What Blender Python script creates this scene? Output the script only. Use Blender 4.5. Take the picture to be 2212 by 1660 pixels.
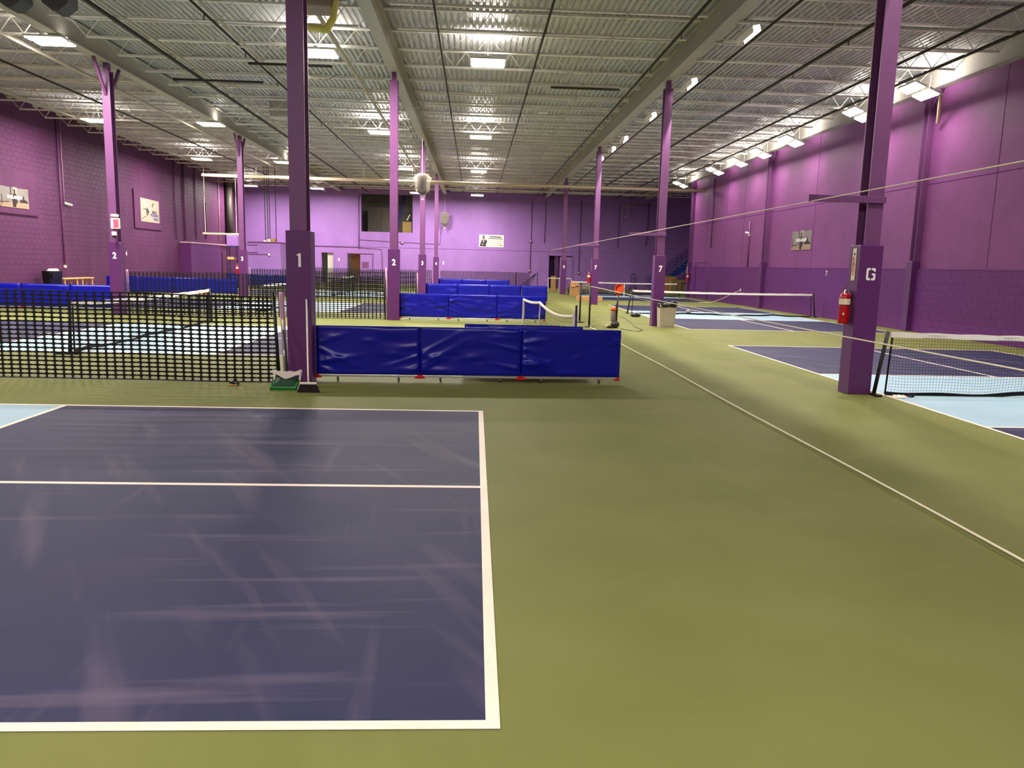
import bpy, math, random
from mathutils import Vector, Matrix
R = math.radians
for o in list(bpy.data.objects):
    bpy.data.objects.remove(o)
scene = bpy.context.scene
col = scene.collection

# ------------------------------------------------------------------ camera
FPX, YAW, PITCH, ROLL, CAMH = 1671.5, .05079, -.15183, .02459, 1.6419
cd = bpy.data.cameras.new('camera'); cd.sensor_width = 36.0; cd.sensor_fit = 'HORIZONTAL'
cd.lens = FPX / 2212 * 36.0; cd.clip_start = .05; cd.clip_end = 300
cam = bpy.data.objects.new('camera', cd); col.objects.link(cam)
fw = Vector((math.sin(YAW)*math.cos(PITCH), math.cos(YAW)*math.cos(PITCH), math.sin(PITCH)))
rt0 = Vector((math.cos(YAW), -math.sin(YAW), 0)); up0 = rt0.cross(fw)
rt = rt0*math.cos(ROLL) + up0*math.sin(ROLL); up = up0*math.cos(ROLL) - rt0*math.sin(ROLL)
m = Matrix((rt, up, -fw)).transposed().to_4x4(); m.translation = Vector((0, 0, CAMH))
cam.matrix_world = m
scene.camera = cam
# ------------------------------------------------------------------ world, exposure
w = bpy.data.worlds.new('world'); scene.world = w; w.use_nodes = True
w.node_tree.nodes['Background'].inputs[0].default_value = (.02, .02, .022, 1)
w.node_tree.nodes['Background'].inputs[1].default_value = .3
vs = scene.view_settings
vs.view_transform = 'Standard'; vs.look = 'None'; vs.gamma = 1.0; vs.use_curve_mapping = False
vs.exposure = 0.0
cy = scene.cycles
cy.max_bounces = 4; cy.diffuse_bounces = 3; cy.glossy_bounces = 2; cy.transmission_bounces = 1; cy.transparent_max_bounces = 6
cy.caustics_reflective = False; cy.caustics_refractive = False
cy.use_adaptive_sampling = True; cy.adaptive_threshold = .25; cy.adaptive_min_samples = 16
W_BAY, W_SIDE, W_SLIM, W_UP, W_UP2 = 615.0, 140.0, 205.0, 46.0, 44.0    # watts: high-bays, right wall lights, slim shielded lights, upward slots
LAMP_COL = (1.0, .91, .815)

# ------------------------------------------------------------------ helpers
def srgb(r, g, b):
    f = lambda c: (c/255/12.92) if c/255 <= .04045 else ((c/255+.055)/1.055)**2.4
    return (f(r), f(g), f(b), 1.0)

MATS = {}
def mat(name, rgb, rough=.6, spec=.3, metal=0.0, var=0.0, vscale=6.0, vstretch=(1, 1, 1), rgb2=None,
        bump=0.0, bscale=60.0, emit=None, alpha=None, trans=0.0, sheen=0.0):
    mt = bpy.data.materials.new(name); mt.use_nodes = True
    nt = mt.node_tree; b = nt.nodes['Principled BSDF']
    c = srgb(*rgb)
    b.inputs['Base Color'].default_value = c
    b.inputs['Roughness'].default_value = rough
    b.inputs['Specular IOR Level'].default_value = spec
    b.inputs['Metallic'].default_value = metal
    if trans: b.inputs['Transmission Weight'].default_value = trans
    if alpha is not None: b.inputs['Alpha'].default_value = alpha
    tc = nt.nodes.new('ShaderNodeTexCoord')
    if var > 0 or rgb2:
        mp = nt.nodes.new('ShaderNodeMapping'); mp.inputs['Scale'].default_value = vstretch
        nt.links.new(tc.outputs['Object'], mp.inputs[0])
        nz = nt.nodes.new('ShaderNodeTexNoise'); nz.inputs['Scale'].default_value = vscale
        nz.inputs['Detail'].default_value = 5; nz.inputs['Roughness'].default_value = .6
        nt.links.new(mp.outputs[0], nz.inputs['Vector'])
        rp = nt.nodes.new('ShaderNodeValToRGB')
        rp.color_ramp.elements[0].position = .3; rp.color_ramp.elements[1].position = .7
        if rgb2:
            c2 = srgb(*rgb2)
            rp.color_ramp.elements[0].color = c; rp.color_ramp.elements[1].color = c2
        else:
            rp.color_ramp.elements[0].color = tuple(x*(1-var) for x in c[:3]) + (1,)
            rp.color_ramp.elements[1].color = tuple(min(1, x*(1+var)) for x in c[:3]) + (1,)
        nt.links.new(nz.outputs['Fac'], rp.inputs[0]); nt.links.new(rp.outputs[0], b.inputs['Base Color'])
    if bump > 0:
        nb = nt.nodes.new('ShaderNodeTexNoise'); nb.inputs['Scale'].default_value = bscale
        nb.inputs['Detail'].default_value = 3
        nt.links.new(tc.outputs['Object'], nb.inputs['Vector'])
        bp = nt.nodes.new('ShaderNodeBump'); bp.inputs['Strength'].default_value = bump
        bp.inputs['Distance'].default_value = .01
        nt.links.new(nb.outputs['Fac'], bp.inputs['Height']); nt.links.new(bp.outputs[0], b.inputs['Normal'])
    if emit:
        b.inputs['Emission Color'].default_value = srgb(*emit[0]); b.inputs['Emission Strength'].default_value = emit[1]
    MATS[name] = mt
    return mt

def floor_paint(name, base, mott, scuff, scuff_amt, rough, streak_rot, streak_scale):
    """court paint: mottled colour, worn light streaks with a shape of their own, fine grain"""
    mt = bpy.data.materials.new(name); mt.use_nodes = True
    nt = mt.node_tree; b = nt.nodes['Principled BSDF']; N = nt.nodes.new; L = nt.links.new
    tc = N('ShaderNodeTexCoord')
    n1 = N('ShaderNodeTexNoise'); n1.inputs['Scale'].default_value = .9; n1.inputs['Detail'].default_value = 6
    L(tc.outputs['Object'], n1.inputs['Vector'])
    r1 = N('ShaderNodeValToRGB'); r1.color_ramp.elements[0].position = .35; r1.color_ramp.elements[1].position = .68
    r1.color_ramp.elements[0].color = srgb(*base); r1.color_ramp.elements[1].color = srgb(*mott)
    L(n1.outputs['Fac'], r1.inputs[0])
    last = r1.outputs[0]
    for k, (rot, sc, seed, lo, hi, amt) in enumerate(streak_rot):
        mp = N('ShaderNodeMapping'); mp.vector_type = 'TEXTURE'
        mp.inputs['Rotation'].default_value = (0, 0, R(rot)); mp.inputs['Scale'].default_value = sc
        mp.inputs['Location'].default_value = (seed, seed*1.7, 0)
        L(tc.outputs['Object'], mp.inputs[0])
        n2 = N('ShaderNodeTexNoise'); n2.inputs['Scale'].default_value = 1.0; n2.inputs['Detail'].default_value = 4
        L(mp.outputs[0], n2.inputs['Vector'])
        mr = N('ShaderNodeMapRange'); mr.inputs['From Min'].default_value = lo; mr.inputs['From Max'].default_value = hi
        mr.inputs['To Max'].default_value = amt*scuff_amt
        L(n2.outputs['Fac'], mr.inputs['Value'])
        mx = N('ShaderNodeMix'); mx.data_type = 'RGBA'
        L(mr.outputs[0], mx.inputs['Factor']); L(last, mx.inputs['A']); mx.inputs['B'].default_value = srgb(*scuff)
        last = mx.outputs['Result']
    L(last, b.inputs['Base Color'])
    b.inputs['Roughness'].default_value = rough; b.inputs['Specular IOR Level'].default_value = .12
    n3 = N('ShaderNodeTexNoise'); n3.inputs['Scale'].default_value = 160; n3.inputs['Detail'].default_value = 2
    L(tc.outputs['Object'], n3.inputs['Vector'])
    bp = N('ShaderNodeBump'); bp.inputs['Strength'].default_value = .12; bp.inputs['Distance'].default_value = .004
    L(n3.outputs['Fac'], bp.inputs['Height']); L(bp.outputs[0], b.inputs['Normal'])
    MATS[name] = mt
    return mt

class MB:
    """collects faces; build() links them as ONE mesh object"""
    def __init__(s): s.v = []; s.f = []
    def quad(s, a, b, c, d):
        n = len(s.v); s.v += [tuple(a), tuple(b), tuple(c), tuple(d)]; s.f.append((n, n+1, n+2, n+3)); return s
    def poly(s, pts):
        n = len(s.v); s.v += [tuple(p) for p in pts]; s.f.append(tuple(range(n, n+len(pts)))); return s
    def box(s, x0, x1, y0, y1, z0, z1, M=None):
        n = len(s.v)
        p = [Vector(q) for q in ((x0,y0,z0),(x1,y0,z0),(x1,y1,z0),(x0,y1,z0),(x0,y0,z1),(x1,y0,z1),(x1,y1,z1),(x0,y1,z1))]
        if M is not None: p = [M @ q for q in p]
        s.v += [tuple(q) for q in p]
        s.f += [tuple(n+i for i in q) for q in ((3,2,1,0),(4,5,6,7),(0,1,5,4),(1,2,6,5),(2,3,7,6),(3,0,4,7))]
        return s
    def bbox(s, x0, x1, y0, y1, z0, z1, r=.01, M=None):
        """box with chamfered edges"""
        n = len(s.v); P = []
        for ix, x in ((0, (x0, x1)),):
            pass
        c = {}
        def V(x, y, z):
            q = Vector((x, y, z)); q = M @ q if M is not None else q
            s.v.append(tuple(q)); return len(s.v)-1
        xs, ys, zs = (x0, x1), (y0, y1), (z0, z1)
        for i in (0, 1):
            for j in (0, 1):
                for k in (0, 1):
                    sx, sy, sz = (1-2*i)*r, (1-2*j)*r, (1-2*k)*r
                    c[(i,j,k,'x')] = V(xs[i], ys[j]+sy, zs[k]+sz)
                    c[(i,j,k,'y')] = V(xs[i]+sx, ys[j], zs[k]+sz)
                    c[(i,j,k,'z')] = V(xs[i]+sx, ys[j]+sy, zs[k])
        F = s.f
        for i in (0, 1):
            F.append(tuple(c[(i,)+q+('x',)] for q in ((0,0),(1,0),(1,1),(0,1))))
            F.append(tuple(c[(q[0],i,q[1],'y')] for q in ((0,0),(1,0),(1,1),(0,1))))
            F.append(tuple(c[q+(i,'z')] for q in ((0,0),(1,0),(1,1),(0,1))))
            for j in (0, 1):
                F.append((c[(i,j,0,'x')], c[(i,j,1,'x')], c[(i,j,1,'y')], c[(i,j,0,'y')]))
                F.append((c[(i,0,j,'x')], c[(i,1,j,'x')], c[(i,1,j,'z')], c[(i,0,j,'z')]))
                F.append((c[(0,i,j,'y')], c[(1,i,j,'y')], c[(1,i,j,'z')], c[(0,i,j,'z')]))
                for k in (0, 1):
                    F.append((c[(i,j,k,'x')], c[(i,j,k,'y')], c[(i,j,k,'z')]))
        return s
    def tube(s, path, r, n=8, cap=True):
        path = [Vector(p) for p in path]; rs = r if isinstance(r, (list, tuple)) else [r]*len(path)
        base = len(s.v); prev = None
        for i, p in enumerate(path):
            t = (path[min(i+1, len(path)-1)] - path[max(i-1, 0)]).normalized()
            if prev is None:
                a = t.cross(Vector((0, 0, 1)))
                if a.length < 1e-3: a = t.cross(Vector((0, 1, 0)))
                a.normalize()
            else:
                a = (prev - t*prev.dot(t)).normalized()
            prev = a; b = t.cross(a)
            for k in range(n):
                th = 2*math.pi*(k+.5)/n
                s.v.append(tuple(p + a*math.cos(th)*rs[i] + b*math.sin(th)*rs[i]))
        for i in range(len(path)-1):
            for k in range(n):
                q = base+i*n
                s.f.append((q+k, q+(k+1) % n, q+n+(k+1) % n, q+n+k))
        if cap:
            s.f.append(tuple(base+k for k in reversed(range(n))))
            s.f.append(tuple(base+(len(path)-1)*n+k for k in range(n)))
        return s
    def lathe(s, prof, c=(0, 0, 0), n=16, M=None):
        """profile of (radius, z) turned about z"""
        base = len(s.v); c = Vector(c)
        for (r, z) in prof:
            for k in range(n):
                th = 2*math.pi*k/n; q = Vector((r*math.cos(th), r*math.sin(th), z))
                if M is not None: q = M @ q
                s.v.append(tuple(q + c))
        for i in range(len(prof)-1):
            for k in range(n):
                q = base+i*n; s.f.append((q+k, q+(k+1) % n, q+n+(k+1) % n, q+n+k))
        s.f.append(tuple(base+k for k in reversed(range(n))))
        s.f.append(tuple(base+(len(prof)-1)*n+k for k in range(n)))
        return s
    def prism(s, pts2, y0, y1, plane='xz'):
        """outline extruded; plane xz -> along y, yz -> along x, xy -> along z"""
        def P(a, b, d): return {'xz': (a, d, b), 'yz': (d, a, b), 'xy': (a, b, d)}[plane]
        n = len(s.v); k = len(pts2)
        s.v += [P(a, b, y0) for a, b in pts2] + [P(a, b, y1) for a, b in pts2]
        s.f.append(tuple(range(n, n+k))); s.f.append(tuple(range(n+2*k-1, n+k-1, -1)))
        for i in range(k):
            j = (i+1) % k; s.f.append((n+i, n+k+i, n+k+j, n+j))
        return s
    def mesh(s, name, material, smooth=False):
        me = bpy.data.meshes.new(name); me.from_pydata(s.v, [], s.f); me.update()
        if material is not None: me.materials.append(MATS[material] if isinstance(material, str) else material)
        if smooth:
            for p in me.polygons: p.use_smooth = True
        return me
    def build(s, name, material, parent=None, smooth=False, recalc=True, loc=None):
        me = s.mesh(name, material, smooth)
        if recalc: fixnormals(me)
        return link(name, me, parent, loc)

import bmesh
def fixnormals(me):
    bm = bmesh.new(); bm.from_mesh(me)
    bmesh.ops.recalc_face_normals(bm, faces=bm.faces); bm.to_mesh(me); bm.free()

def link(name, data, parent=None, loc=None):
    o = bpy.data.objects.new(name, data); col.objects.link(o)
    if parent is not None: o.parent = parent
    if loc is not None: o.location = loc
    return o

def empty(name, loc=(0, 0, 0), rz=0.0, rot=None):
    o = bpy.data.objects.new(name, None); col.objects.link(o); o.location = loc
    o.rotation_euler = rot if rot else (0, 0, rz); o.empty_display_size = .1
    return o

def tag(o, label=None, cat=None, group=None, kind=None):
    if label: o['label'] = label
    if cat: o['category'] = cat
    if group: o['group'] = group
    if kind: o['kind'] = kind
    return o

def thing(name, label, cat, loc=(0, 0, 0), rz=0.0, group=None, rot=None):
    return tag(empty(name, loc, rz, rot), label, cat, group)

def children(o): return [c for c in bpy.data.objects if c.parent == o]
def copy_tree(o, parent=None, kids=None):
    c = o.copy(); col.objects.link(c); c.parent = parent
    for ch in list(o.children): copy_tree(ch, c)
    return c

def text_mesh(txt, size, offset=0.0, depth=.002, align='CENTER'):
    cu = bpy.data.curves.new('t', 'FONT'); cu.body = txt; cu.size = size; cu.offset = offset
    cu.extrude = depth; cu.align_x = align; cu.align_y = 'CENTER'; cu.resolution_u = 3
    ob = bpy.data.objects.new('t', cu); col.objects.link(ob)
    dg = bpy.context.evaluated_depsgraph_get(); dg.update()
    me = bpy.data.meshes.new_from_object(ob.evaluated_get(dg))
    bpy.data.objects.remove(ob); bpy.data.curves.remove(cu)
    return me

def put_text(name, txt, size, loc, face, material, parent, offset=0.0, xs=1.0):
    """face: '-y', '+x', '-x' direction the lettering looks to"""
    me = text_mesh(txt, size, offset); me.materials.clear(); me.materials.append(MATS[material])
    o = link(name, me, parent, loc)
    o.rotation_euler = {'-y': (R(90), 0, 0), '+x': (R(90), 0, R(90)), '-x': (R(90), 0, R(-90))}[face]
    o.scale = (xs, 1, 1)
    return o

# ------------------------------------------------------------------ materials
floor_paint('green_floor', (113, 118, 63), (123, 126, 72), (146, 146, 96), .55, .62,
            [(12, (.35, 5.0, 1), 3.1, .60, .80, .5), (-62, (.25, 2.2, 1), 9.4, .62, .80, .45), (0, (.18, .5, 1), 5.5, .70, .8, .5)], 1)
floor_paint('navy_court', (43, 46, 80), (53, 53, 85), (116, 102, 122), .85, .58,
            [(28, (.34, 3.0, 1), 1.3, .56, .82, .75), (-88, (.16, 2.6, 1), 7.7, .58, .80, .7), (4, (.25, 2.0, 1), 12.2, .63, .85, .6)], 1)
floor_paint('kitchen_blue', (160, 193, 212), (172, 202, 217), (196, 209, 216), .5, .45,
            [(20, (.3, 3.0, 1), 2.2, .56, .8, .6)], 1)
mat('line_white', (248, 230, 214), .5, .3, var=.07, vscale=3)
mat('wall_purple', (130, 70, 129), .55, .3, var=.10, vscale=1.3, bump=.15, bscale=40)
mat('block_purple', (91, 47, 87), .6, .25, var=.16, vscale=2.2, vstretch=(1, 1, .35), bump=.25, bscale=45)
mat('mortar_purple', (80, 42, 77), .8, .1)
mat('lower_block', (100, 40, 114), .55, .3, var=.08, vscale=2.0, bump=.2, bscale=50)
mat('lower_joint', (97, 39, 110), .8, .1)
mat('back_purple', (152, 110, 184), .55, .3, var=.09, vscale=.9, vstretch=(1, 1, .6), bump=.15, bscale=30)
mat('column_purple', (93, 43, 103), .38, .4, var=.06, vscale=5)
mat('steel_purple', (112, 66, 114), .42, .4, var=.08, vscale=4)
mat('deck_grey', (202, 203, 206), .36, .5, metal=.2, var=.10, vscale=.8)
mat('joist_grey', (242, 238, 230), .45, .4, var=.08, vscale=3)
mat('girder_grey', (186, 182, 174), .55, .3, var=.10, vscale=1.2, vstretch=(1, .3, 1))
mat('pipe_dark', (66, 62, 58), .5, .3)
mat('pipe_light', (196, 188, 172), .45, .35)
mat('main_pipe', (206, 186, 160), .5, .3)
mat('black_steel', (22, 21, 23), .45, .4)
mat('black_net', (14, 13, 14), .6, .25)
mat('net_cord', (30, 30, 28), .8, .1)
mat('tape_white', (236, 226, 214), .7, .2, var=.05, vscale=8, bump=.3, bscale=50)
mat('vinyl_blue', (9, 15, 156), .30, .4, var=.08, vscale=3)
mat('rail_silver', (196, 192, 184), .35, .5, metal=.5)
mat('clip_red', (206, 26, 34), .4, .4)
mat('caster_grey', (96, 94, 90), .5, .3)
mat('number_white', (244, 240, 240), .6, .2)
mat('lilac_tint', (206, 160, 190), .6, .2)  # reflected purple put into white pole sleeves; conduit and hut roof share the tint
mat('rope_white', (236, 228, 206), .7, .2)
mat('ext_red', (176, 8, 20), .3, .5)
mat('label_cream', (232, 222, 196), .6, .2, var=.12, vscale=60)
mat('chrome', (190, 188, 184), .25, .5, metal=.9)
mat('white_plastic', (236, 228, 218), .45, .4)
mat('green_plastic', (20, 118, 44), .4, .4)
mat('dark_green', (22, 60, 44), .5, .3)
mat('bristle', (48, 42, 46), .85, .1, var=.3, vscale=90, vstretch=(1, 1, .05))
mat('bin_grey', (176, 166, 148), .5, .3, var=.04)
mat('bag_black', (20, 20, 22), .25, .5)
mat('orange', (232, 88, 24), .45, .35)
mat('orange_red', (206, 66, 30), .5, .3)
mat('dark_plastic', (44, 38, 38), .4, .4)
mat('hopper_grey', (128, 116, 108), .35, .4, alpha=.9)
mat('cardboard', (186, 142, 92), .8, .1, var=.08, vscale=4)
mat('cardboard_dim', (150, 128, 84), .8, .1, var=.08, vscale=4)
mat('wood', (226, 172, 98), .5, .3, var=.08, vscale=8, vstretch=(1, 8, 8))
mat('yellow_tape', (226, 220, 70), .5, .3)
mat('stair_blue', (24, 66, 150), .45, .4)
mat('tread_grey', (110, 112, 96), .6, .3)
mat('rail_indigo', (64, 60, 128), .5, .3)
mat('room_grey', (168, 162, 156), .8, .1, var=.1, vscale=1)
mat('room_dark', (104, 98, 94), .8, .1)
mat('door_light', (196, 192, 186), .5, .3)
mat('sheet_clear', (226, 210, 190), .25, .5, alpha=.2)
mat('hose_yellow', (232, 226, 120), .4, .4, alpha=.95)
mat('speaker_grey', (70, 68, 70), .6, .3)
mat('heater_grey', (132, 120, 108), .5, .3)
mat('housing_white', (224, 222, 216), .4, .4)
mat('exit_red', (250, 70, 90), .4, .3, emit=((255, 60, 80), 2.2))
mat('poster_sky', (132, 126, 122), .45, .3, var=.10, vscale=3)
mat('poster_sand', (164, 138, 116), .45, .3, var=.08, vscale=9)
mat('poster_dark', (46, 33, 32), .5, .3, var=.2, vscale=8)
mat('poster_cream', (176, 164, 146), .45, .3, var=.07, vscale=5)
mat('poster_blue', (60, 76, 150), .5, .3)
mat('sign_ink', (70, 62, 64), .5, .3)
mat('sign_ink_light', (182, 166, 156), .5, .3)
mat('skin_tone', (140, 100, 82), .6, .2)
mat('lamp_glow', (255, 255, 255), .5, .2, emit=((255, 244, 230), 6.0))
MATS['lamp_glow'].cycles.emission_sampling = 'NONE'
LDATA = {}
def lamp(parent, key, watts, sx, sy, z, x=0.0, flip=False):
    """rectangular lamp shining down (or up) from a fixture"""
    if key not in LDATA:
        d = bpy.data.lights.new(key, 'AREA'); d.shape = 'RECTANGLE'; d.size = sx; d.size_y = sy
        d.energy = watts; d.color = LAMP_COL; LDATA[key] = d
    o = link(key, LDATA[key], parent, (x, 0, z))
    if flip: o.rotation_euler = (math.pi, 0, 0)
    return o

# ------------------------------------------------------------------ room shell
XL, XR, YB, YN, ZC = -17.6, 13.05, 60.0, -8.0, 7.46
XR2 = 18.6                      # the bay behind the right-hand wall, with the stairs
COLX = {'L': -10.16, 'C': -2.33, 'R': 5.32, 'W': 12.97}
floor = MB().box(XL-.3, XR2+.3, YN-.3, 66.0, -.2, 0).build('floor', 'green_floor'); tag(floor, kind='structure')

def sheet(name, x0, x1, y0, y1, z, material, th=.0015):
    return MB().box(x0, x1, y0, y1, z-th, z).build(name, material, floor)

def court(ax, along0, a_len, c0, c_w, show=(0, 1)):
    """ax 'x': baseline-to-baseline along x (along0 = right baseline, going left); 'y': along y (along0 = near baseline)"""
    LW = .052
    def rect(name, a0, a1, b0, b1, z, m):
        if ax == 'x': sheet(name, along0-a1, along0-a0, c0+b0, c0+b1, z, m)
        else: sheet(name, c0+b0, c0+b1, along0+a0, along0+a1, z, m)
    L, W2 = 13.41, c_w
    n1, n2 = 4.572, L-4.572
    rect('service_court', 0, n1, 0, W2, .002, 'navy_court')
    rect('service_court', n2, L, 0, W2, .002, 'navy_court')
    rect('kitchen_zone', n1, n2, 0, W2, .002, 'kitchen_blue')
    z = .004
    rect('court_line', 0, LW, 0, W2, z, 'line_white'); rect('court_line', L-LW, L, 0, W2, z, 'line_white')
    rect('court_line', LW, L-LW, 0, LW, z, 'line_white'); rect('court_line', LW, L-LW, W2-LW, W2, z, 'line_white')
    rect('court_line', n1, n1+LW, LW, W2-LW, z, 'line_white'); rect('court_line', n2-LW, n2, LW, W2-LW, z, 'line_white')
    rect('court_line', LW, n1, W2/2-LW/2, W2/2+LW/2, z, 'line_white'); rect('court_line', n2, L-LW, W2/2-LW/2, W2/2+LW/2, z, 'line_white')

court('x', .118, 13.41, 2.547, 6.096)
for y0 in (13.5, 25.3, 37.4):
    court('x', .118, 13.41, y0, 6.096)
court('y', 10.246-6.706, 13.41, 5.644, 6.096)
court('y', 28.15-6.706, 13.41, 6.0, 6.096)
court('y', 46.2-6.706, 13.41, 6.05, 6.096)

# ---- left wall: painted concrete block, each block its own piece where it can be picked out
BH, BL = .2032, .4064
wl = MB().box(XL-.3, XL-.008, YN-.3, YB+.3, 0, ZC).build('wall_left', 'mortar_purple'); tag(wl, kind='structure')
def block_mesh(l, h, d, j, r, name, material, axis=1):
    """one block face: proud slab with chamfered rim; local: y along the wall, z up, proud towards +x*axis"""
    a = [(0, j, j), (0, l-j, j), (0, l-j, h-j), (0, j, h-j)]
    b = [(d*axis, j+r, j+r), (d*axis, l-j-r, j+r), (d*axis, l-j-r, h-j-r), (d*axis, j+r, h-j-r)]
    return a + b, [(4, 5, 6, 7), (0, 1, 5, 4), (1, 2, 6, 5), (2, 3, 7, 6), (3, 0, 4, 7)]
def block_wall(parent, x, axis, y0, y1, z0, z1, d, j, r, material, near_first, maxn=300, skip=None):
    bv, bf = block_mesh(BL, BH, d, j, r, 'block', material, axis)
    me = bpy.data.meshes.new('block'); me.from_pydata(bv, [], bf); me.materials.append(MATS[material]); fixnormals(me)
    if me.polygons[0].normal.x*axis < 0: me.flip_normals()
    cells = []
    nz = int((z1-z0)/BH); ny = int((y1-y0)/BL)
    for k in range(nz+1):
        zz = z0+k*BH
        if zz+BH*.6 > z1: continue
        for i in range(ny+1):
            yy = y0+i*BL+(BL/2 if k % 2 else 0)
            if skip and skip(yy, zz): continue
            cells.append((yy, zz))
    cells.sort(key=near_first)
    for (yy, zz) in cells[:maxn]:
        o = link('block', me, parent); o.location = (x, yy, zz)
    rest = MB()
    for (yy, zz) in cells[maxn:]:
        n = len(rest.v); rest.v += [(x+p[0], yy+p[1], zz+p[2]) for p in bv]; rest.f += [tuple(n+i for i in f) for f in bf]
    if rest.v:
        o = rest.build('blockwork', material, parent, recalc=False); tag(o, kind='stuff')
        if o.data.polygons[0].normal.x*axis < 0: o.data.flip_normals()
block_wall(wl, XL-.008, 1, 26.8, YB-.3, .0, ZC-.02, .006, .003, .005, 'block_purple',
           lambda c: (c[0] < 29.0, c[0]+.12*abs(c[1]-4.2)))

# ---- right wall: smooth upper wall, proud block dado below
wr = MB().box(XR, XR+.3, YN-.3, 46.95, 0, ZC).build('wall_right', 'wall_purple'); tag(wr, kind='structure')
MB().box(12.955, XR+.01, YN-.3, 46.9, 0, 1.82).build('dado_backing', 'lower_joint', wr)
block_wall(wr, 12.955, -1, 15.0, 46.5, .0, 1.825, .003, .0018, .003, 'lower_block', lambda c: (c[0] < 17.2, c[0]), 300)
MB().box(12.945, XR+.005, 14.0, 46.9, 1.815, 1.835).build('dado_ledge', 'lower_block', wr)
for y in (19.4, 26.3, 29.9, 37.9, 40.6, 44.0):      # vertical control joints of the upper wall
    MB().box(XR-.006, XR+.01, y-.005, y+.005, 1.85, ZC).build('control_joint', 'lower_joint', wr)
for z in (4.25,):
    MB().box(XR-.004, XR+.01, 14, 46.9, z-.01, z+.01).build('control_joint', 'lower_joint', wr)
MB().box(XR, XR2+.3, 46.95, 47.2, 0, ZC).build('return_wall', 'back_purple', wr)
wf = MB().box(XR2, XR2+.3, 47.2, YB+.3, 0, ZC).build('wall_far_right', 'back_purple'); tag(wf, kind='structure')
wn = MB().box(XL-.3, XR+.3, YN-.3, YN, 0, ZC).build('wall_front', 'wall_purple'); tag(wn, kind='structure')

# ---- back wall with its openings
HOLES = [(-8.63, -4.78, 3.92, 6.72), (-11.64, -10.74, 0, 2.28), (-9.66, -7.78, 0, 2.24), (5.65, 7.47, 0, 2.47)]
def holed_wall(x0, x1, z0, z1, y0, y1, holes):
    xs = sorted({x0, x1} | {h[0] for h in holes} | {h[1] for h in holes})
    zs = sorted({z0, z1} | {h[2] for h in holes} | {h[3] for h in holes})
    mb = MB()
    for i in range(len(xs)-1):
        for k in range(len(zs)-1):
            cx, cz = (xs[i]+xs[i+1])/2, (zs[k]+zs[k+1])/2
            if any(h[0] < cx < h[1] and h[2] < cz < h[3] for h in holes): continue
            mb.box(xs[i], xs[i+1], y0, y1, zs[k], zs[k+1])
    return mb
wb = holed_wall(XL-.3, XR2+.3, 0, ZC, YB, YB+.3, HOLES).build('wall_back', 'back_purple'); tag(wb, kind='structure')
MB().box(XL, XR2, YB-.03, YB, 2.78, 2.80).build('course_line', 'back_purple', wb)
# rooms behind the openings
rm = MB()
rm.box(-13, -3, 64.5, 64.7, 0, ZC).box(-13.2, -13, YB+.3, 64.7, 0, ZC).box(-3, -2.8, YB+.3, 64.7, 0, ZC).box(-13, -3, YB+.3, 64.5, 3.6, 3.75)
o = rm.build('wall_store', 'room_grey'); tag(o, kind='structure')
rm2 = MB().box(5.0, 8.6, 62.2, 62.4, 0, ZC).box(4.8, 5.0, YB+.3, 62.4, 0, 3).box(8.6, 8.8, YB+.3, 62.4, 0, 3).box(5, 8.6, YB+.3, 62.3, 2.7, 2.8)
o = rm2.build('wall_closet', 'back_purple'); tag(o, kind='structure')

# ---- ceiling: ribbed deck, girders, joists, pipes
dk = MB(); P_ = .1524; x = XL-.3
prof = []
while x < XR2+.3:
    prof += [(x, ZC+.048), (x+.05, ZC+.048), (x+.064, ZC), (x+.138, ZC)]
    x += P_
for i in range(len(prof)-1):
    (a, za), (b, zb) = prof[i], prof[i+1]
    dk.quad((a, YN-.3, za), (b, YN-.3, zb), (b, 66, zb), (a, 66, za))
ceil = dk.build('ceiling', 'deck_grey', recalc=False); tag(ceil, kind='structure')
MB().box(XL-.3, XR2+.3, YN-.3, 66, ZC+.06, ZC+.25).build('roof_slab', 'deck_grey', ceil)
GZ0, GZ1 = 6.85, 7.40
def girder(x):
    g = MB(); h = .015
    g.box(x-.14, x+.14, YN, YB, GZ0, GZ0+.022).box(x-.14, x+.14, YN, YB, GZ1-.022, GZ1).box(x-h/1.5, x+h/1.5, YN, YB, GZ0+.022, GZ1-.022)
    return g.build('girder', 'girder_grey', ceil)
for k in ('L', 'C', 'R'): girder(COLX[k])
girder(12.9)
# open-web joists
JB = 6.98
def joist_mesh(span):
    j = MB()
    j.box(.02, span-.02, -.045, .045, 7.40, 7.445)
    j.box(.45, span-.45, -.04, .04, JB-.005, JB+.042)
    n = int(round((span-.9)/.62)); st = (span-.9)/n
    j.tube([(.10, 0, 7.40), (.45, 0, JB+.03)], .011, 4, False)
    j.tube([(span-.10, 0, 7.40), (span-.45, 0, JB+.03)], .011, 4, False)
    for i in range(n):
        x0 = .45+i*st
        j.tube([(x0, 0, JB+.03), (x0+st/2, 0, 7.40)], .011, 4, False)
        j.tube([(x0+st/2, 0, 7.40), (x0+st, 0, JB+.03)], .011, 4, False)
    return j
spans = [(XL, COLX['L']), (COLX['L'], COLX['C']), (COLX['C'], COLX['R']), (COLX['R'], 12.9)]
for (a, b) in spans:
    me = joist_mesh(b-a).mesh('joist', 'joist_grey'); fixnormals(me)
    for k in range(-6, 22):
        y = 22.45+k*1.727
        link('joist', me, ceil, (a, y, 0))
me = joist_mesh(XR2-13.0).mesh('joist', 'joist_grey')
for k in range(15, 22): link('joist', me, ceil, (13.0, 22.45+k*1.727, 0))
def pipe(name, pts, r, m, n=8): return MB().tube(pts, r, n).build(name, m, ceil, smooth=True)
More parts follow.
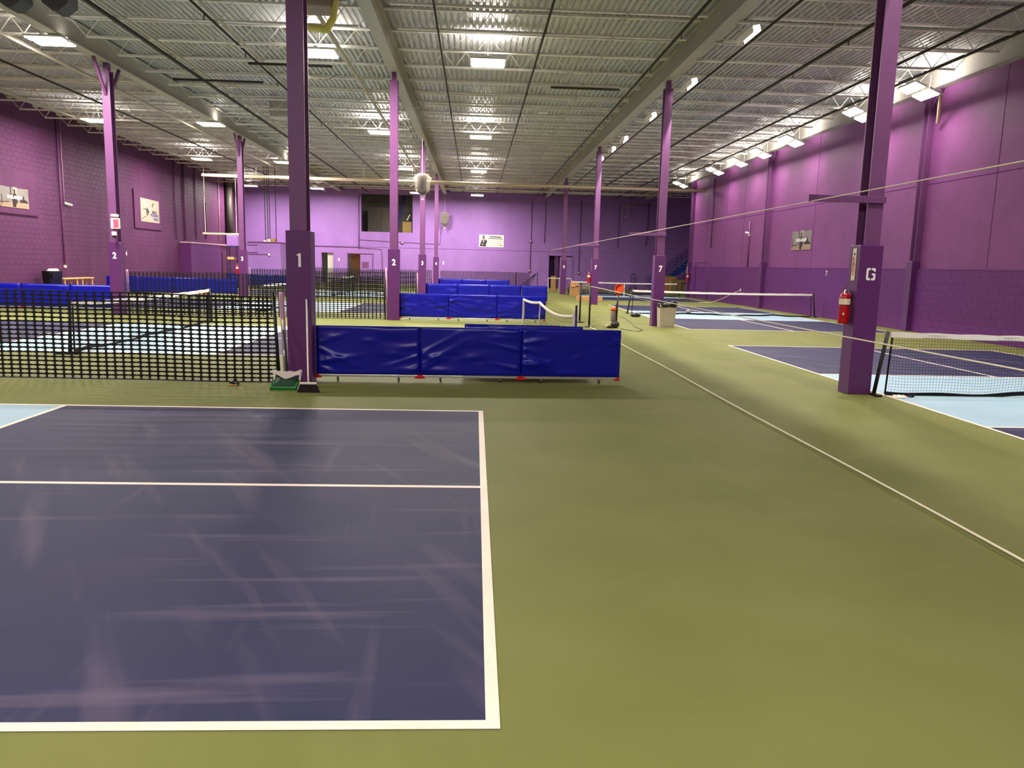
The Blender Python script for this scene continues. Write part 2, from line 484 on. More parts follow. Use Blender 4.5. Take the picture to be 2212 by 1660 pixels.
for (x, z, r, m) in [(-.94, 6.93, .024, 'pipe_dark'), (1.5, 6.93, .026, 'pipe_dark'), (3.13, 6.93, .018, 'pipe_light'), (4.55, 6.92, .034, 'pipe_dark'),
                     (-8.2, 6.9, .045, 'pipe_dark'), (-8.0, 6.95, .03, 'pipe_light'), (-6.0, 6.93, .03, 'pipe_dark'), (-5.85, 6.96, .022, 'pipe_light'),
                     (-3.45, 6.86, .05, 'pipe_light'), (-11.2, 6.75, .05, 'pipe_light'), (-13.2, 6.92, .03, 'pipe_dark'), (-15.6, 6.92, .025, 'pipe_light'),
                     (6.3, 6.92, .03, 'pipe_dark'), (8.4, 6.92, .04, 'pipe_dark'), (10.6, 6.92, .035, 'pipe_dark'), (11.7, 6.9, .03, 'pipe_dark')]:
    pipe('sprinkler_pipe', [(x, 9, z), (x, 59.8, z)], r, m)
for x in (1.5, -.94, -6.0, 8.4, 4.55):           # sprinkler heads and drops on the branch lines
    for y in (18.2, 21.3, 24.6, 28.0, 31.3, 34.7):
        MB().tube([(x, y, 6.93), (x, y, 6.80)], .012, 6).lathe([(.012, 0), (.03, .004), (.03, .008), (.01, .012)], (x, y, 6.785), 8).build('sprinkler_head', 'pipe_dark', ceil)
pipe('main_pipe', [(-14.9, 44.0, 6.10), (12.85, 44.0, 6.05)], .085, 'main_pipe', 12)
pipe('main_pipe', [(-16.9, 52.0, 6.55), (12.9, 52.0, 6.45)], .05, 'pipe_light', 10)
for x in (-12, -6.2, .3, 3.1, 8.2, 11.2):
    pipe('pipe_hanger', [(x, 44, 6.1), (x, 44, 7.4)], .014, 'pipe_light', 6)
for (x, y, L) in [(-6.1, 21.9, 2.2), (-8.9, 24.1, 2.6), (2.1, 23.4, 2.0)]:
    pipe('cross_pipe', [(x, y, 6.78), (x+L, y, 6.78)], .035, 'pipe_dark', 8)
# draped wires in the joists
rnd = random.Random(3)
for (x, y, dx, dy, s) in [(-6.6, 18.6, 1.6, 2.6, .35), (-5.0, 20.5, .9, 3.4, .5), (-3.0, 25.0, 1.2, 3.0, .3), (-7.6, 25.5, 1.0, 2.8, .45), (7.4, 16.6, .5, 1.6, .2), (7.0, 17.3, .9, 1.2, .25), (2.6, 20.6, -.4, 2.2, .3)]:
    pts = [(x+dx*t/8, y+dy*t/8, 7.05-s*4*(t/8)*(1-t/8)) for t in range(9)]
    pipe('hanging_wire', pts, .012, 'pipe_light', 5)
# small loose plate and box fixed among the joists
o = MB().bbox(-7.55, -6.9, 29.6, 30.4, 6.78, 7.36, .02).build('junction_box', 'girder_grey', ceil)
o = MB().box(2.1, 2.42, 27.6, 27.95, 6.88, 6.9).build('loose_plate', 'housing_white', ceil)

# ------------------------------------------------------------------ columns
def h_post(z0, z1, fw_=.215, d=.26, tf=.02, tw=.014):
    return MB().box(-fw_/2, fw_/2, -d/2, -d/2+tf, z0, z1).box(-fw_/2, fw_/2, d/2-tf, d/2, z0, z1).box(-tw/2, tw/2, -d/2+tf, d/2-tf, z0, z1)
G_OUT = [(-.075,-.10),(-.095,-.08),(-.095,.08),(-.075,.10),(-.012,.10),(-.012,.066),(-.045,.066),(-.055,.056),(-.055,-.056),(-.045,-.066),(-.012,-.066),(-.012,-.10)]
def column(x, yf, num, label, bracket=False, knee=False, size=.235):
    t = thing('steel_column', label, 'column', (x, yf+.15, 0))
    s = MB().bbox(-.16, .16, -.15, .15, 0, 2.03, .006).build('column_sleeve', 'column_purple', t)
    h_post(2.03, GZ0-.25).build('column_post', 'steel_purple', t)
    MB().box(-.125, .125, -.13, .13, GZ0-.25, GZ0-.22).box(-.06, .06, -.1, .1, GZ0-.22, GZ0).build('cap_plate', 'steel_purple', t)
    if num == 'G':
        g = MB()
        g.prism(G_OUT, -.004, .002)
        r_ = [(.012, .10), (.075, .10), (.095, .08), (.095, .045), (.055, .045), (.055, .056), (.045, .066), (.012, .066)]
        l_ = [(.012, -.10), (.075, -.10), (.095, -.08), (.095, .012), (.02, .012), (.02, -.018), (.055, -.018), (.055, -.056), (.045, -.066), (.012, -.066)]
        g.prism(r_, -.004, .002).prism(l_, -.004, .002)
        o = g.build('column_number', 'number_white', t, loc=(.01, -.152, 1.645)); o.scale = (.66, 1, .82)
        o['label'] = 'white stencil letter G'
    elif num == '1':
        o = MB().prism([(-.012, -.165), (.042, -.165), (.042, .165), (-.002, .165), (-.012, .15), (-.04, .142), (-.04, .105), (-.012, .105)], -.004, .002).build('column_number', 'number_white', t, loc=(.01, -.152, 1.645)); o.scale = (.62, 1, .54); o['label'] = 'white painted number 1'
    elif num:
        o = put_text('column_number', num, size, (0.01, -.153, 1.645), '-y', 'number_white', t, .01, .86)
        o['label'] = 'white painted number ' + num
    if bracket:
        MB().bbox(-.93, .12, -.17, -.13, 2.58, 2.67, .004).build('bracket_arm', 'steel_purple', t)
    if knee:
        for sy in (-1, 1):
            MB().tube([(0, sy*.13, 6.0), (0, sy*.75, GZ0)], .05, 4).build('knee_brace', 'steel_purple', t)
    return t
CY = 10.45
column(-2.33, 10.45, '1', 'purple column numbered 1 beside the black mesh net, nearest column')
column(-2.33, 22.5, '2', 'purple column numbered 2 at the end of the second blue barrier row')
column(-2.33, 34.6, '3', 'purple column numbered 3 beyond the centre column numbered 2')
column(-2.33, 46.7, '4', 'purple column numbered 4, smallest and farthest of the centre row')
c_g = column(5.32, 10.3, 'G', 'purple column with white stencil G and a fire extinguisher at right', True)
column(5.32, 22.3, '7', 'purple column numbered 7 with the grey bin standing beside it', True)
column(5.32, 34.45, '7', 'purple column numbered 7 with yellow tape round its foot', True)
column(5.32, 46.8, '8', 'far purple column numbered 8 near the cardboard box', True)
column(-10.16, 22.6, '2', 'purple column numbered 2 at left with the exit sign', False, True)
column(-10.16, 34.7, '3', 'purple column numbered 3 at left with a red extinguisher', False, True)
column(-10.16, 46.8, None, 'unnumbered purple column at the far left behind the first column', False, True)
def wall_column(y, label):
    t = thing('wall_column', label, 'column', (12.97, y, 0))
    MB().bbox(-.17, .12, -.16, .16, 0, 2.06, .006).build('column_sleeve', 'column_purple', t)
    h_post(2.06, GZ0).build('column_post', 'steel_purple', t)
    for sy in (-1, 1):
        MB().tube([(-.02, sy*.12, 6.35), (-.02, sy*.5, GZ0)], .035, 4).build('knee_brace', 'steel_purple', t)
    return t
wall_column(22.55, 'purple wall column right of the G column, nearest on the right wall')
wall_column(34.6, 'purple wall column left of the poster on the right wall')
wall_column(46.75, 'purple wall column at the end of the right wall beside the stairs')

# ------------------------------------------------------------------ lights
def make_light(strip_mat, along, lip):
    """high-bay: two bright strips under a hood; 'along' strips along x or y"""
    root = empty('high_bay_light')
    L2, W2, gap = .42, .15, .22
    h = MB()
    for s in (-1, 1):
        if along == 'x': h.bbox(-L2-.04, L2+.04, s*gap-W2-.03, s*gap+W2+.03, .03, .085, .01)
        else: h.bbox(s*gap-W2-.03, s*gap+W2+.03, -L2-.04, L2+.04, .03, .085, .01)
    h.build('light_hood', 'housing_white', root)
    for s in (-1, 1):
        p = MB()
        if along == 'x': p.box(-L2, L2, s*gap-W2, s*gap+W2, .0, .028)
        else: p.box(s*gap-W2, s*gap+W2, -L2, L2, .0, .028)
        p.build('lamp_strip', 'lamp_glow', root)
    if along == 'x':
        lamp(root, 'bay_lamp', W_BAY, .84, .74, -.004); lamp(root, 'bay_uplight', W_UP, .84, .08, .118, 0, True)
    else:
        lamp(root, 'side_lamp', W_SIDE, .74, .84, -.004); lamp(root, 'side_uplight', W_UP2, .08, .84, .118, 0, True)
    b = MB()
    if along == 'x': b.box(-.05, .05, -.4, .4, .085, .11)
    else: b.box(-.4, .4, -.05, .05, .085, .11)
    b.build('cross_bar', 'housing_white', root)
    for s in (-1, 1):
        q = (0, s*.3) if along == 'x' else (s*.3, 0)
        MB().tube([(q[0], q[1], .1), (q[0]*.4, q[1]*.4, .55)], .006, 5).build('hanger_wire', 'pipe_light', root)
    return root
ORD = ['nearest', 'second', 'third', 'fourth', 'fifth', 'sixth', 'seventh', 'eighth', 'ninth', 'tenth', 'eleventh']
protoA = make_light('lamp_strip', 'x', 0)
protoE = make_light('lamp_side', 'y', 0)
used = {'A': False, 'E': False}
def place_light(kind, x, y, z, label, tilt=0.0, group='high-bay lights'):
    pr = protoA if kind == 'A' else protoE
    o = pr if not used[kind] else copy_tree(pr)
    used[kind] = True
    o.location = (x, y, z); o.rotation_euler = (0, tilt, 0)
    tag(o, label, 'ceiling light', group)
    return o
rowA = [(.24, 20.9, 6.75), (.14, 32.65, 6.75), (.11, 44.4, 6.75), (.07, 56.0, 6.46)]
rowB = [(-4.0, 20.6, 6.75), (-3.9, 32.3, 6.75), (-3.95, 44.2, 6.75), (-4.2, 56.0, 6.50)]
rowC = [(-10.42, 20.4, 6.75), (-10.32, 31.7, 6.75), (-10.27, 43.0, 6.75), (-11.1, 56.0, 6.6)]
rowD = [(-14.66, 31.7, 6.75), (-14.44, 42.7, 6.75), (-15.6, 55.6, 6.62)]
for i, (x, y, z) in enumerate(rowA): place_light('A', x, y, z, 'lit high-bay light hanging over the centre aisle, %s one in view' % ORD[i])
for i, (x, y, z) in enumerate(rowB): place_light('A', x, y, z, 'lit high-bay light just left of the centre columns, %s in view' % ORD[i])
for i, (x, y, z) in enumerate(rowC): place_light('A', x, y, z, 'lit high-bay light above the left column row, %s one in view' % ORD[i])
for i, (x, y, z) in enumerate(rowD): place_light('A', x, y, z, 'lit high-bay light in the row next to the left wall, %s one in view' % ORD[i])
# the same rows go on over and behind the camera
for (x, y, z) in [(.25, -2.5, 6.75), (-4.0, -2.6, 6.75), (-10.4, 9.0, 6.75), (-10.4, -2.6, 6.75), (-14.7, 20.4, 6.75), (-14.7, 9.0, 6.75)]:
    place_light('A', x, y, z, 'lit high-bay light out of view nearer the camera', group='lights out of view nearer the camera')
for i, y in enumerate((21.6, 24.94, 30.27, 33.56, 36.43, 39.86, 46.55)):
    place_light('E', 12.03, y, 6.6, 'lit high-bay light along the top of the right wall, %s one in view' % ORD[i], R(22))
for y in (12.6, 8.6, 4.6):
    place_light('E', 12.03, y, 6.6, 'lit high-bay light by the right wall out of view', R(22), group='right wall lights out of view')
def slim_light():
    """linear lamp under a deep hood, turned towards the right-hand courts"""
    root = empty('slim_light'); L2 = .46
    MB().box(-.085, .085, -L2-.03, L2+.03, .016, .03).box(-.085, -.075, -L2-.03, L2+.03, -.12, .016).box(.075, .085, -L2-.03, L2+.03, -.12, .016).build('light_hood', 'housing_white', root)  # both lips added to cut the light off the aisle and right wall
    MB().box(-.007, .007, -L2, L2, .003, .014).build('lamp_tube', 'lamp_glow', root)
    lamp(root, 'slim_lamp', W_SLIM, .013, .92, 0)
    for sy in (-1, 1):
        MB().tube([(.02, sy*.3, .03), (-.10, sy*.3, .30)], .008, 5).build('mount_arm', 'pipe_light', root)
    return root
protoF = slim_light()
def place_slim(y, label, first, group='slim lights beside the right girder'):
    o = protoF if first else copy_tree(protoF)
    o.location = (5.66, y, 6.62); o.rotation_euler = (0, R(-16), 0); tag(o, label, 'ceiling light', group)
for i, y in enumerate((17.0, 21.56, 26.2, 30.85, 33.5, 36.55)):
    place_slim(y, 'slanted slim light beside the right girder, %s one in view' % ORD[i], i == 0)
for y in (12.6, 8.0):
    place_slim(y, 'slanted slim light beside the right girder, out of view', False, 'slim lights out of view')

# ------------------------------------------------------------------ black plastic divider nets
def divider_net(xa, xb, y, h, label, px=.112, pz=.0575, thick=True, wave=.02, pole=None, sleeve=None, seed=0):
    """net hung along x from xa (left) to xb (right end, pole)"""
    t = thing('divider_net', label, 'net', (xb, y, 0), group='black mesh divider nets')
    rn = random.Random(seed); L = xb-xa
    nx, nz = int(L/px), int(h/pz)
    sx, sz = .0098, .0088                          # half strand widths
    ph = [rn.uniform(0, 6) for _ in range(4)]
    def W(x, z, d):
        dy = wave*(math.sin(1.7*x+ph[0])*.6+math.sin(4.1*x+ph[1])*.4)*(.4+.6*z/h)
        dz = .012*math.sin(1.1*x+ph[2])+.006*math.sin(3.7*x+ph[3])
        return (x, dy+d, max(.004, z+dz*(z/h*.6+.4)))
    mb = MB()
    for i in range(nx):
        x0 = -(i+1)*px; x1 = -i*px
        for k in range(nz):
            z0 = .01+k*pz; z1 = z0+pz; xm, zm = (x0+x1)/2, (z0+z1)/2
            cx, cz = .017, .015
            out = [(x0,z0),(xm,z0),(x1,z0),(x1,zm),(x1,z1),(xm,z1),(x0,z1),(x0,zm)]
            a0, a1, b0, b1 = x0+sx, x1-sx, z0+sz, z1-sz
            inn = [(a0+cx*.45,b0+cz*.3),(xm,b0),(a1-cx*.45,b0+cz*.3),(a1,zm),(a1-cx*.45,b1-cz*.3),(xm,b1),(a0+cx*.45,b1-cz*.3),(a0,zm)]
            layers = (-.002, .002) if thick else (0,)
            idx = []
            for d in layers:
                n = len(mb.v); mb.v += [W(p[0], p[1], d) for p in out]+[W(p[0], p[1], d) for p in inn]; idx.append(n)
                for q in range(8):
                    r_ = (q+1) % 8; mb.f.append((n+q, n+r_, n+8+r_, n+8+q))
            if thick:
                a, b = idx
                for q in range(8):
                    r_ = (q+1) % 8; mb.f.append((a+8+q, a+8+r_, b+8+r_, b+8+q))
    o = mb.build('net_mesh', 'black_net', t, recalc=False); tag(o, kind='stuff')
    zt = .01+nz*pz
    MB().tube([W(-i*px, zt, 0) for i in range(nx+1)], .006, 5).build('top_cord', 'black_net', t)
    MB().tube([W(-i*px, .012, 0) for i in range(nx+1)], .007, 5).build('bottom_cord', 'black_net', t)
    if pole:
        MB().tube([(pole[0], 0, 0), (pole[1], 0, h+.02)], .022, 8).build('end_pole', 'black_steel', t, smooth=True)
    if sleeve:
        MB().tube([(sleeve[0], .06, 0), (sleeve[1], .06, sleeve[2])], .032, 10).build('pole_sleeve', 'lilac_tint', t, smooth=True)
    return t
divider_net(-10.0, -2.64, 10.47, 1.205, 'nearest black plastic mesh net, ending at the column numbered 1', pole=(.03, -.03), sleeve=(.11, .06, 1.22), seed=1)
divider_net(-9.95, -2.62, 22.75, 1.22, 'black plastic mesh net with a tall pale end pole, second from the camera', pole=(.03, .0), sleeve=(.09, .05, 1.5), seed=2)
divider_net(-9.95, -2.62, 34.85, 1.22, 'black plastic mesh net third from the camera, starting by the left extinguisher column', thick=False, pole=(.03, .0), sleeve=(.09, .07, 1.22), seed=3)
divider_net(-9.95, -2.62, 46.95, 1.22, 'black plastic mesh net fourth from the camera, seen through the others', thick=False, px=.112, pz=.061, pole=(.03, .0), seed=4)
divider_net(-2.5, 3.9, 56.0, 1.18, 'farthest black mesh net, below the white sign on the back wall', thick=False, px=.112, pz=.061, pole=(0, 0), seed=5)
for (x, y, lb) in [(-10.08+.15, 22.88, 'pale upright pole beside the column with the exit sign'), (-9.9, 34.98, 'pale upright pole beside the left column with the extinguisher')]:
    t = thing('net_pole', lb, 'pole', (x, y, 0))
    MB().tube([(0, 0, 0), (-.02, 0, 1.27)], .03, 10).build('pole_sleeve', 'lilac_tint', t, smooth=True)
    MB().lathe([(.09, 0), (.09, .012), (.035, .03)], (0, 0, 0), 12).build('pole_foot', 'black_steel', t)
t = thing('folded_net', 'slanting bundle of black net right of the far mesh net', 'net', (4.1, 56.2, 0))
fn = MB()
for i in range(9): fn.tube([(-.15-.12*i, 0, .0), (.35-.03*i, .05, 1.15-.02*i)], .012, 4)
for i in range(7): fn.tube([(-.9+.16*i, .03, .15*i), (.35, .03, .15*i+.1)], .009, 4)
fn.build('net_bundle', 'black_net', t); MB().tube([(.42, 0, 0), (.40, 0, 1.2)], .025, 6).build('end_pole', 'black_steel', t)

# ------------------------------------------------------------------ court nets
def court_net(p0, p1, label, h=.86, pitch=.042, r=.0017, seed=0, coarse=False, strap=True, tape=.072):
    p0, p1 = Vector(p0), Vector(p1); d = p1-p0; L = d.length; rz = math.atan2(d.y, d.x)
    t = thing('court_net', label, 'net', p0, rz, group='portable court nets')
    rn = random.Random(seed); ph = [rn.uniform(0, 6) for _ in range(6)]
    sag = lambda x: -.03*math.sin(math.pi*x/L)
    bot = lambda x: .05+.022*math.sin(2.1*x+ph[0])+.012*math.sin(5.3*x+ph[1])
    x0, x1 = .10, L-.10
    def W(x, u):                                   # u 0 bottom .. 1 top
        zb, zt = bot(x), h-.03+sag(x)
        return (x+.012*math.sin(7*x+ph[2]+3*u)*(1-u), .015*math.sin(2.3*x+ph[3])*(1-u)+.006*math.sin(9*u+ph[4]), zb+(zt-zb)*u)
    nm = MB(); nv = int((x1-x0)/pitch); nh = int(h/pitch)
    sg = 4 if coarse else 9
    for i in range(nv+1):
        x = x0+(x1-x0)*i/nv
        nm.tube([W(x, k/sg) for k in range(sg+1)], r, 3, False)
    sh = nv//3
    for k in range(nh+1):
        nm.tube([W(x0+(x1-x0)*i/sh, k/nh) for i in range(sh+1)], r, 3, False)
    o = nm.build('net_mesh', 'net_cord', t, recalc=False); tag(o, kind='stuff')
    tp = MB(); n = 24
    def band(mb, f0, f1, th, n):
        base = len(mb.v)
        for i in range(n+1):
            x = x0-.04+(x1-x0+.08)*i/n; a, b = f0(x), f1(x); w = .006*math.sin(6*x+ph[5])
            mb.v += [(x, -th+w, a), (x, th+w, a), (x, th+w, b), (x, -th+w, b)]
        for i in range(n):
            q = base+4*i
            for k in range(4): mb.f.append((q+k, q+(k+1) % 4, q+4+(k+1) % 4, q+4+k))
        mb.f.append((base, base+1, base+2, base+3)); q = base+4*n; mb.f.append((q+3, q+2, q+1, q))
    band(tp, lambda x: h-tape+sag(x), lambda x: h+sag(x)+.004*math.sin(11*x), .008, 48); tp.build('top_tape', 'tape_white', t)
    bt = MB(); band(bt, lambda x: max(.004, bot(x)-.05), lambda x: bot(x)+.008, .006, 60); bt.build('bottom_tape', 'black_net', t)
    for s, xe in ((-1, 0), (1, L)):
        MB().tube([(xe+s*.10, 0, .01), (xe-s*.02, 0, h+.01)], .026, 8).build('net_post', 'black_steel', t, smooth=True)
        MB().tube([(xe-s*.06, 0, .02), (xe-s*.09, 0, h-.02)], .014, 6).build('side_tape', 'black_net', t)
        MB().bbox(xe+s*.07, xe+s*.13, -.16, .22, 0, .03, .008).build('post_foot', 'black_steel', t)
    if strap:
        MB().box(L/2-.025, L/2+.025, -.012, .012, .0, h-.02+sag(L/2)).build('centre_strap', 'tape_white', t)
    return t
court_net((5.60, 10.25, 0), (12.45, 10.32, 0), 'court net next to the G column, nearest on the right', h=.875, seed=11, strap=False)
court_net((5.72, 28.3, 0), (12.6, 28.4, 0), 'court net between the grey bin and the right wall', h=.875, pitch=.05, seed=12, coarse=True, strap=False)
court_net((5.66, 46.2, 0), (12.2, 46.3, 0), 'far court net behind the cardboard box and the column numbered 8', h=.82, pitch=.06, r=.002, seed=13, coarse=True)
court_net((-6.72, 13.25, 0), (-6.8, 20.35, 0), 'court net seen end-on through the nearest black mesh net', h=.86, pitch=.045, seed=14, coarse=True, strap=False)
court_net((-6.75, 25.2, 0), (-6.8, 32.2, 0), 'court net in the second left court, beyond the nearest left one', h=.86, pitch=.06, r=.002, seed=15, coarse=True, strap=False)
court_net((-6.75, 37.3, 0), (-6.8, 44.2, 0), 'farthest court net of the left courts', h=.86, pitch=.07, r=.0025, seed=16, coarse=True, strap=False)

# small white-edged nets standing in the aisle and at the back
def aisle_net(pts, label, seed=0, lower=True):
    base = Vector((pts[0][0], pts[0][1], 0)); t = thing('practice_net', label, 'net', base)
    q = [Vector((p[0], p[1], 0))-base for p in pts]; H = .9
    def path(z, sagm):
        out = []
        for a, b, n, sg in [(q[i], q[i+1], 8, sagm*(q[i+1]-q[i]).length) for i in range(len(q)-1)]:
            for k in range(n+1):
                u = k/n; p = a.lerp(b, u); out.append((p.x, p.y, z-sg*4*u*(1-u)))
        return out
    MB().tube(path(H, .022), .027, 6).build('top_tape', 'tape_white', t)
    for i, p in enumerate(q):
        rn = random.Random(seed+i)
        MB().tube([(p.x+rn.uniform(-.006, .006), p.y, .0+z*H/9) for z in range(10)], [rn.uniform(.016, .026) if i != 1 else .014 for _ in range(10)], 7).build('side_sleeve', 'tape_white', t)
    nm = MB()
    for k in range(12): nm.tube(path(.06+k*.068, .022), .0022, 3, False)
    for i in range(len(q)-1):
        n = int((q[i+1]-q[i]).length/.09)
        for k in range(n):
            p = q[i].lerp(q[i+1], (k+.5)/n); nm.tube([(p.x, p.y, .05), (p.x, p.y, H-.03)], .0018, 3, False)
    tag(nm.build('net_mesh', 'net_cord', t, recalc=False), kind='stuff')
    if lower: MB().tube(path(.32, .05), .012, 5).build('lower_cord', 'tape_white', t)
    return t, q
t, q = aisle_net([(1.1, 17.4), (1.35, 16.0), (1.52, 11.75)], 'white-edged practice net slumping behind the first blue barrier', 4)
MB().tube([(q[2].x+.03, q[2].y, .0), (q[2].x+.03, q[2].y, 1.07)], .018, 8).build('end_pole', 'rail_indigo', t)
t, q = aisle_net([(4.8, 50.9), (5.5, 50.9), (6.3, 50.9)], 'white-edged net at the back in front of the closet door', 9, False)

# ------------------------------------------------------------------ blue vinyl barriers on castors
def barrier_panel(w=1.418, h=.77, seed=0, detail=True):
    root = empty('crowd_barrier'); rn = random.Random(seed)
    nx, nz = (56, 30) if detail else (20, 10)
    z0 = .095
    folds = []
    for _ in range(9 if detail else 5):
        side = rn.choice((-1, 1)); cx = 0 if side < 0 else w
        folds.append((cx, rn.uniform(z0, h), rn.uniform(-.7, .7), rn.uniform(.3, .8), rn.uniform(.014, .026), rn.uniform(.02, .045), side))
    bumps = [(rn.uniform(.1, w-.1), rn.uniform(z0, h), rn.uniform(.05, .14), rn.uniform(-.011, .013)) for _ in range(14 if detail else 6)]
    def D(x, z):
        d = .006*math.sin(3.1*x+seed)*math.sin(4.4*z+seed*.7)
        for (cx, cz, sl, ln, am, wd, side) in folds:
            u = (x-cx)*-side
            if 0 <= u < ln:
                e = z-(cz+sl*u*.8); d += am*math.exp(-(e/wd)**2)*(1-u/ln)*min(1, u/.03)
        for (bx, bz, br, ba) in bumps:
            d += ba*math.exp(-(((x-bx)/(br*1.6))**2+((z-bz)/(br*.5))**2))
        ed = min(x, w-x, z-z0, h-z)
        return d*min(1, ed/.04)
    mb = MB()
    for face, s in ((0, -1), (1, 1)):
        b = len(mb.v)
        for i in range(nx+1):
            for k in range(nz+1):
                x = w*i/nx; z = z0+(h-z0)*k/nz
                ed = min(x, w-x, z-z0, h-z); th = .017 if ed > .012 else .017*math.sqrt(max(0, ed/.012))*.7+.005
                mb.v.append((x, s*(th+D(x, z)), z))
        for i in range(nx):
            for k in range(nz):
                a = b+i*(nz+1)+k; f = (a, a+nz+1, a+nz+2, a+1); mb.f.append(f if s < 0 else f[::-1])
    n1 = (nx+1)*(nz+1); V = lambda i, k: i*(nz+1)+k
    for i in range(nx):
        mb.f.append((V(i, 0), n1+V(i, 0), n1+V(i+1, 0), V(i+1, 0))); mb.f.append((V(i, nz), V(i+1, nz), n1+V(i+1, nz), n1+V(i, nz)))
    for k in range(nz):
        mb.f.append((V(0, k), V(0, k+1), n1+V(0, k+1), n1+V(0, k))); mb.f.append((V(nx, k), n1+V(nx, k), n1+V(nx, k+1), V(nx, k+1)))
    mb.build('vinyl_cover', 'vinyl_blue', root, smooth=True, recalc=True)
    MB().bbox(.01, w-.01, -.014, .014, .062, .09, .004).build('bottom_rail', 'rail_silver', root)
    for xe, s in ((0, 1), (w, -1)):
        MB().tube([(xe+s*.006, 0, .06), (xe+s*.006, 0, h-.01)], .008, 6).build('end_rod', 'bag_black', root)
        MB().prism([(xe, .045), (xe+s*.075, .05), (xe+s*.065, .075), (xe+s*.02, .10), (xe, .10)], -.022, .022).build('corner_clip', 'clip_red', root)
    for xc in (.29, w-.29):
        c = MB().box(xc-.014, xc+.014, -.02, .02, .032, .064).tube([(xc-.016, 0, .05), (xc-.016, .012, .025)], .005, 5).build('caster', 'caster_grey', root)
        MB().lathe([(.012, -.012), (.024, -.010), (.026, 0), (.024, .010), (.012, .012)], (xc, .008, .026), 12, Matrix.Rotation(R(90), 3, 'Y')).build('wheel', 'black_steel', c)
    return root
BP = []
def place_barrier(x, y, rz, label, seed, detail=True, w=1.418):
    o = barrier_panel(w, .77, seed, detail); o.location = (x, y, 0); o.rotation_euler = (0, 0, rz)
    tag(o, label, 'barrier', 'blue vinyl barriers')
    return o
PN = ['left panel', 'middle panel', 'right panel']
for i in range(3): place_barrier(-2.165+i*1.418, 10.72+i*.058, R(2.3), 'blue vinyl barrier, %s of the nearest row in front' % PN[i], 20+i)
place_barrier(.20, 11.42, R(.5), 'blue vinyl barrier just behind the nearest row, right one', 31)
place_barrier(-.14, 11.52, R(.5), 'blue vinyl barrier just behind the nearest row, left one', 32, False)
for i in range(3): place_barrier(-2.17+i*1.42, 22.74, 0, 'blue vinyl barrier, %s of the row beside the column numbered 2' % PN[i], 41+i)
for i in range(3): place_barrier(-2.17+i*1.42, 34.8, 0, 'blue vinyl barrier, %s of the row beside the centre column 3' % PN[i], 51+i, False)
place_barrier(2.1, 34.75, R(-4), 'blue vinyl barrier standing alone at the right end of the third row', 55, False, 1.15)
for i in range(3): place_barrier(-2.17+i*1.42, 46.95, 0, 'blue vinyl barrier, %s of the farthest centre row by column 4' % PN[i], 61+i, False)
DN = ['first', 'second', 'third', 'fourth']
for i in range(4): place_barrier(-12.04-i*1.42, 23.8, 0, 'blue vinyl barrier at left, %s panel leftward from the exit sign column' % DN[i], 71+i, False)
for i in range(4): place_barrier(-11.95-i*1.42, 35.2, 0, 'blue vinyl barrier, %s panel leftward from the left column 3' % DN[i], 81+i, False)
for i in range(3): place_barrier(-11.9-i*1.42, 47.3, 0, 'blue vinyl barrier far left behind the nets, %s from the right' % DN[i], 91+i, False)

# ------------------------------------------------------------------ ropes and stanchions
def rope(name, label, pts, r=.006):
    o = MB().tube(pts, r, 6).build(name, 'rope_white', smooth=True); return tag(o, label, 'rope')
rope('guide_rope', 'white rope strung high between the bracket arms of the right columns', [(4.42, y, 2.58) for y in [-1.7+1.2*k for k in range(50)] if y < 46.9], .0065)
rope('barrier_rope', 'white waist-high rope running from the black stanchion past the G column', [(3.2, 21.45-y, 1.13-.03*math.sin(math.pi*y/22)) for y in [1.1*k for k in range(21)]], .006)
rope('floor_rope', 'white rope lying along the green floor to the right', [(3.2+.012*math.sin(y*.9), 21.3-y, .022) for y in [.55*k for k in range(43)]], .0085)
for (x, y, h, lb) in [(3.2, 21.45, 1.16, 'black stanchion post holding the waist-high rope, nearer one'), (3.17, 23.2, 1.16, 'black stanchion post behind the one holding the rope'), (2.75, 52.5, 1.2, 'thin black stanchion post near the back wall')]:
    t = thing('stanchion', lb, 'post', (x, y, 0))
    MB().tube([(0, 0, .01), (0, 0, h)], .026, 10).build('post', 'black_steel', t, smooth=True)
    MB().lathe([(.15, 0), (.15, .01), (.05, .025), (.03, .05)], (0, 0, 0), 20).build('base_plate', 'black_steel', t)
    MB().lathe([(.03, h-.01), (.032, h+.01), (.02, h+.025)], (0, 0, 0), 12).build('cap', 'black_steel', t)

# ------------------------------------------------------------------ fire extinguishers
def extinguisher(loc, label, sign=None, face='-x'):
    t = thing('fire_extinguisher', label, 'extinguisher', loc)
    b = MB().lathe([(.06, 0), (.07, .008), (.072, .03), (.072, .36), (.066, .395), (.045, .42), (.024, .435)], (0, 0, 0), 20).build('cylinder', 'ext_red', t, smooth=True)
    MB().lathe([(.0735, .265), (.0735, .345)], (0, 0, 0), 20).build('label_band', 'label_cream', b)
    MB().lathe([(.0738, .255), (.0738, .263)], (0, 0, 0), 20).build('strap', 'black_steel', b)
    MB().lathe([(.018, .43), (.022, .45), (.018, .475)], (0, 0, 0), 10).build('valve', 'chrome', t)
    MB().tube([(.01, 0, .465), (-.03, -.015, .475), (-.07, -.03, .50)], .009, 6).build('lever', 'chrome', t)
    MB().tube([(.012, .0, .45), (.06, -.02, .46), (.075, -.03, .40), (.07, -.03, .30)], .008, 6).build('hose', 'black_steel', t)
    MB().tube([(.0, -.02, .455), (-.03, -.05, .44), (-.035, -.06, .40)], .008, 6).build('carry_handle', 'chrome', t)
    return t
e = extinguisher((5.078, 10.45, .96), 'red fire extinguisher hanging on the G column')
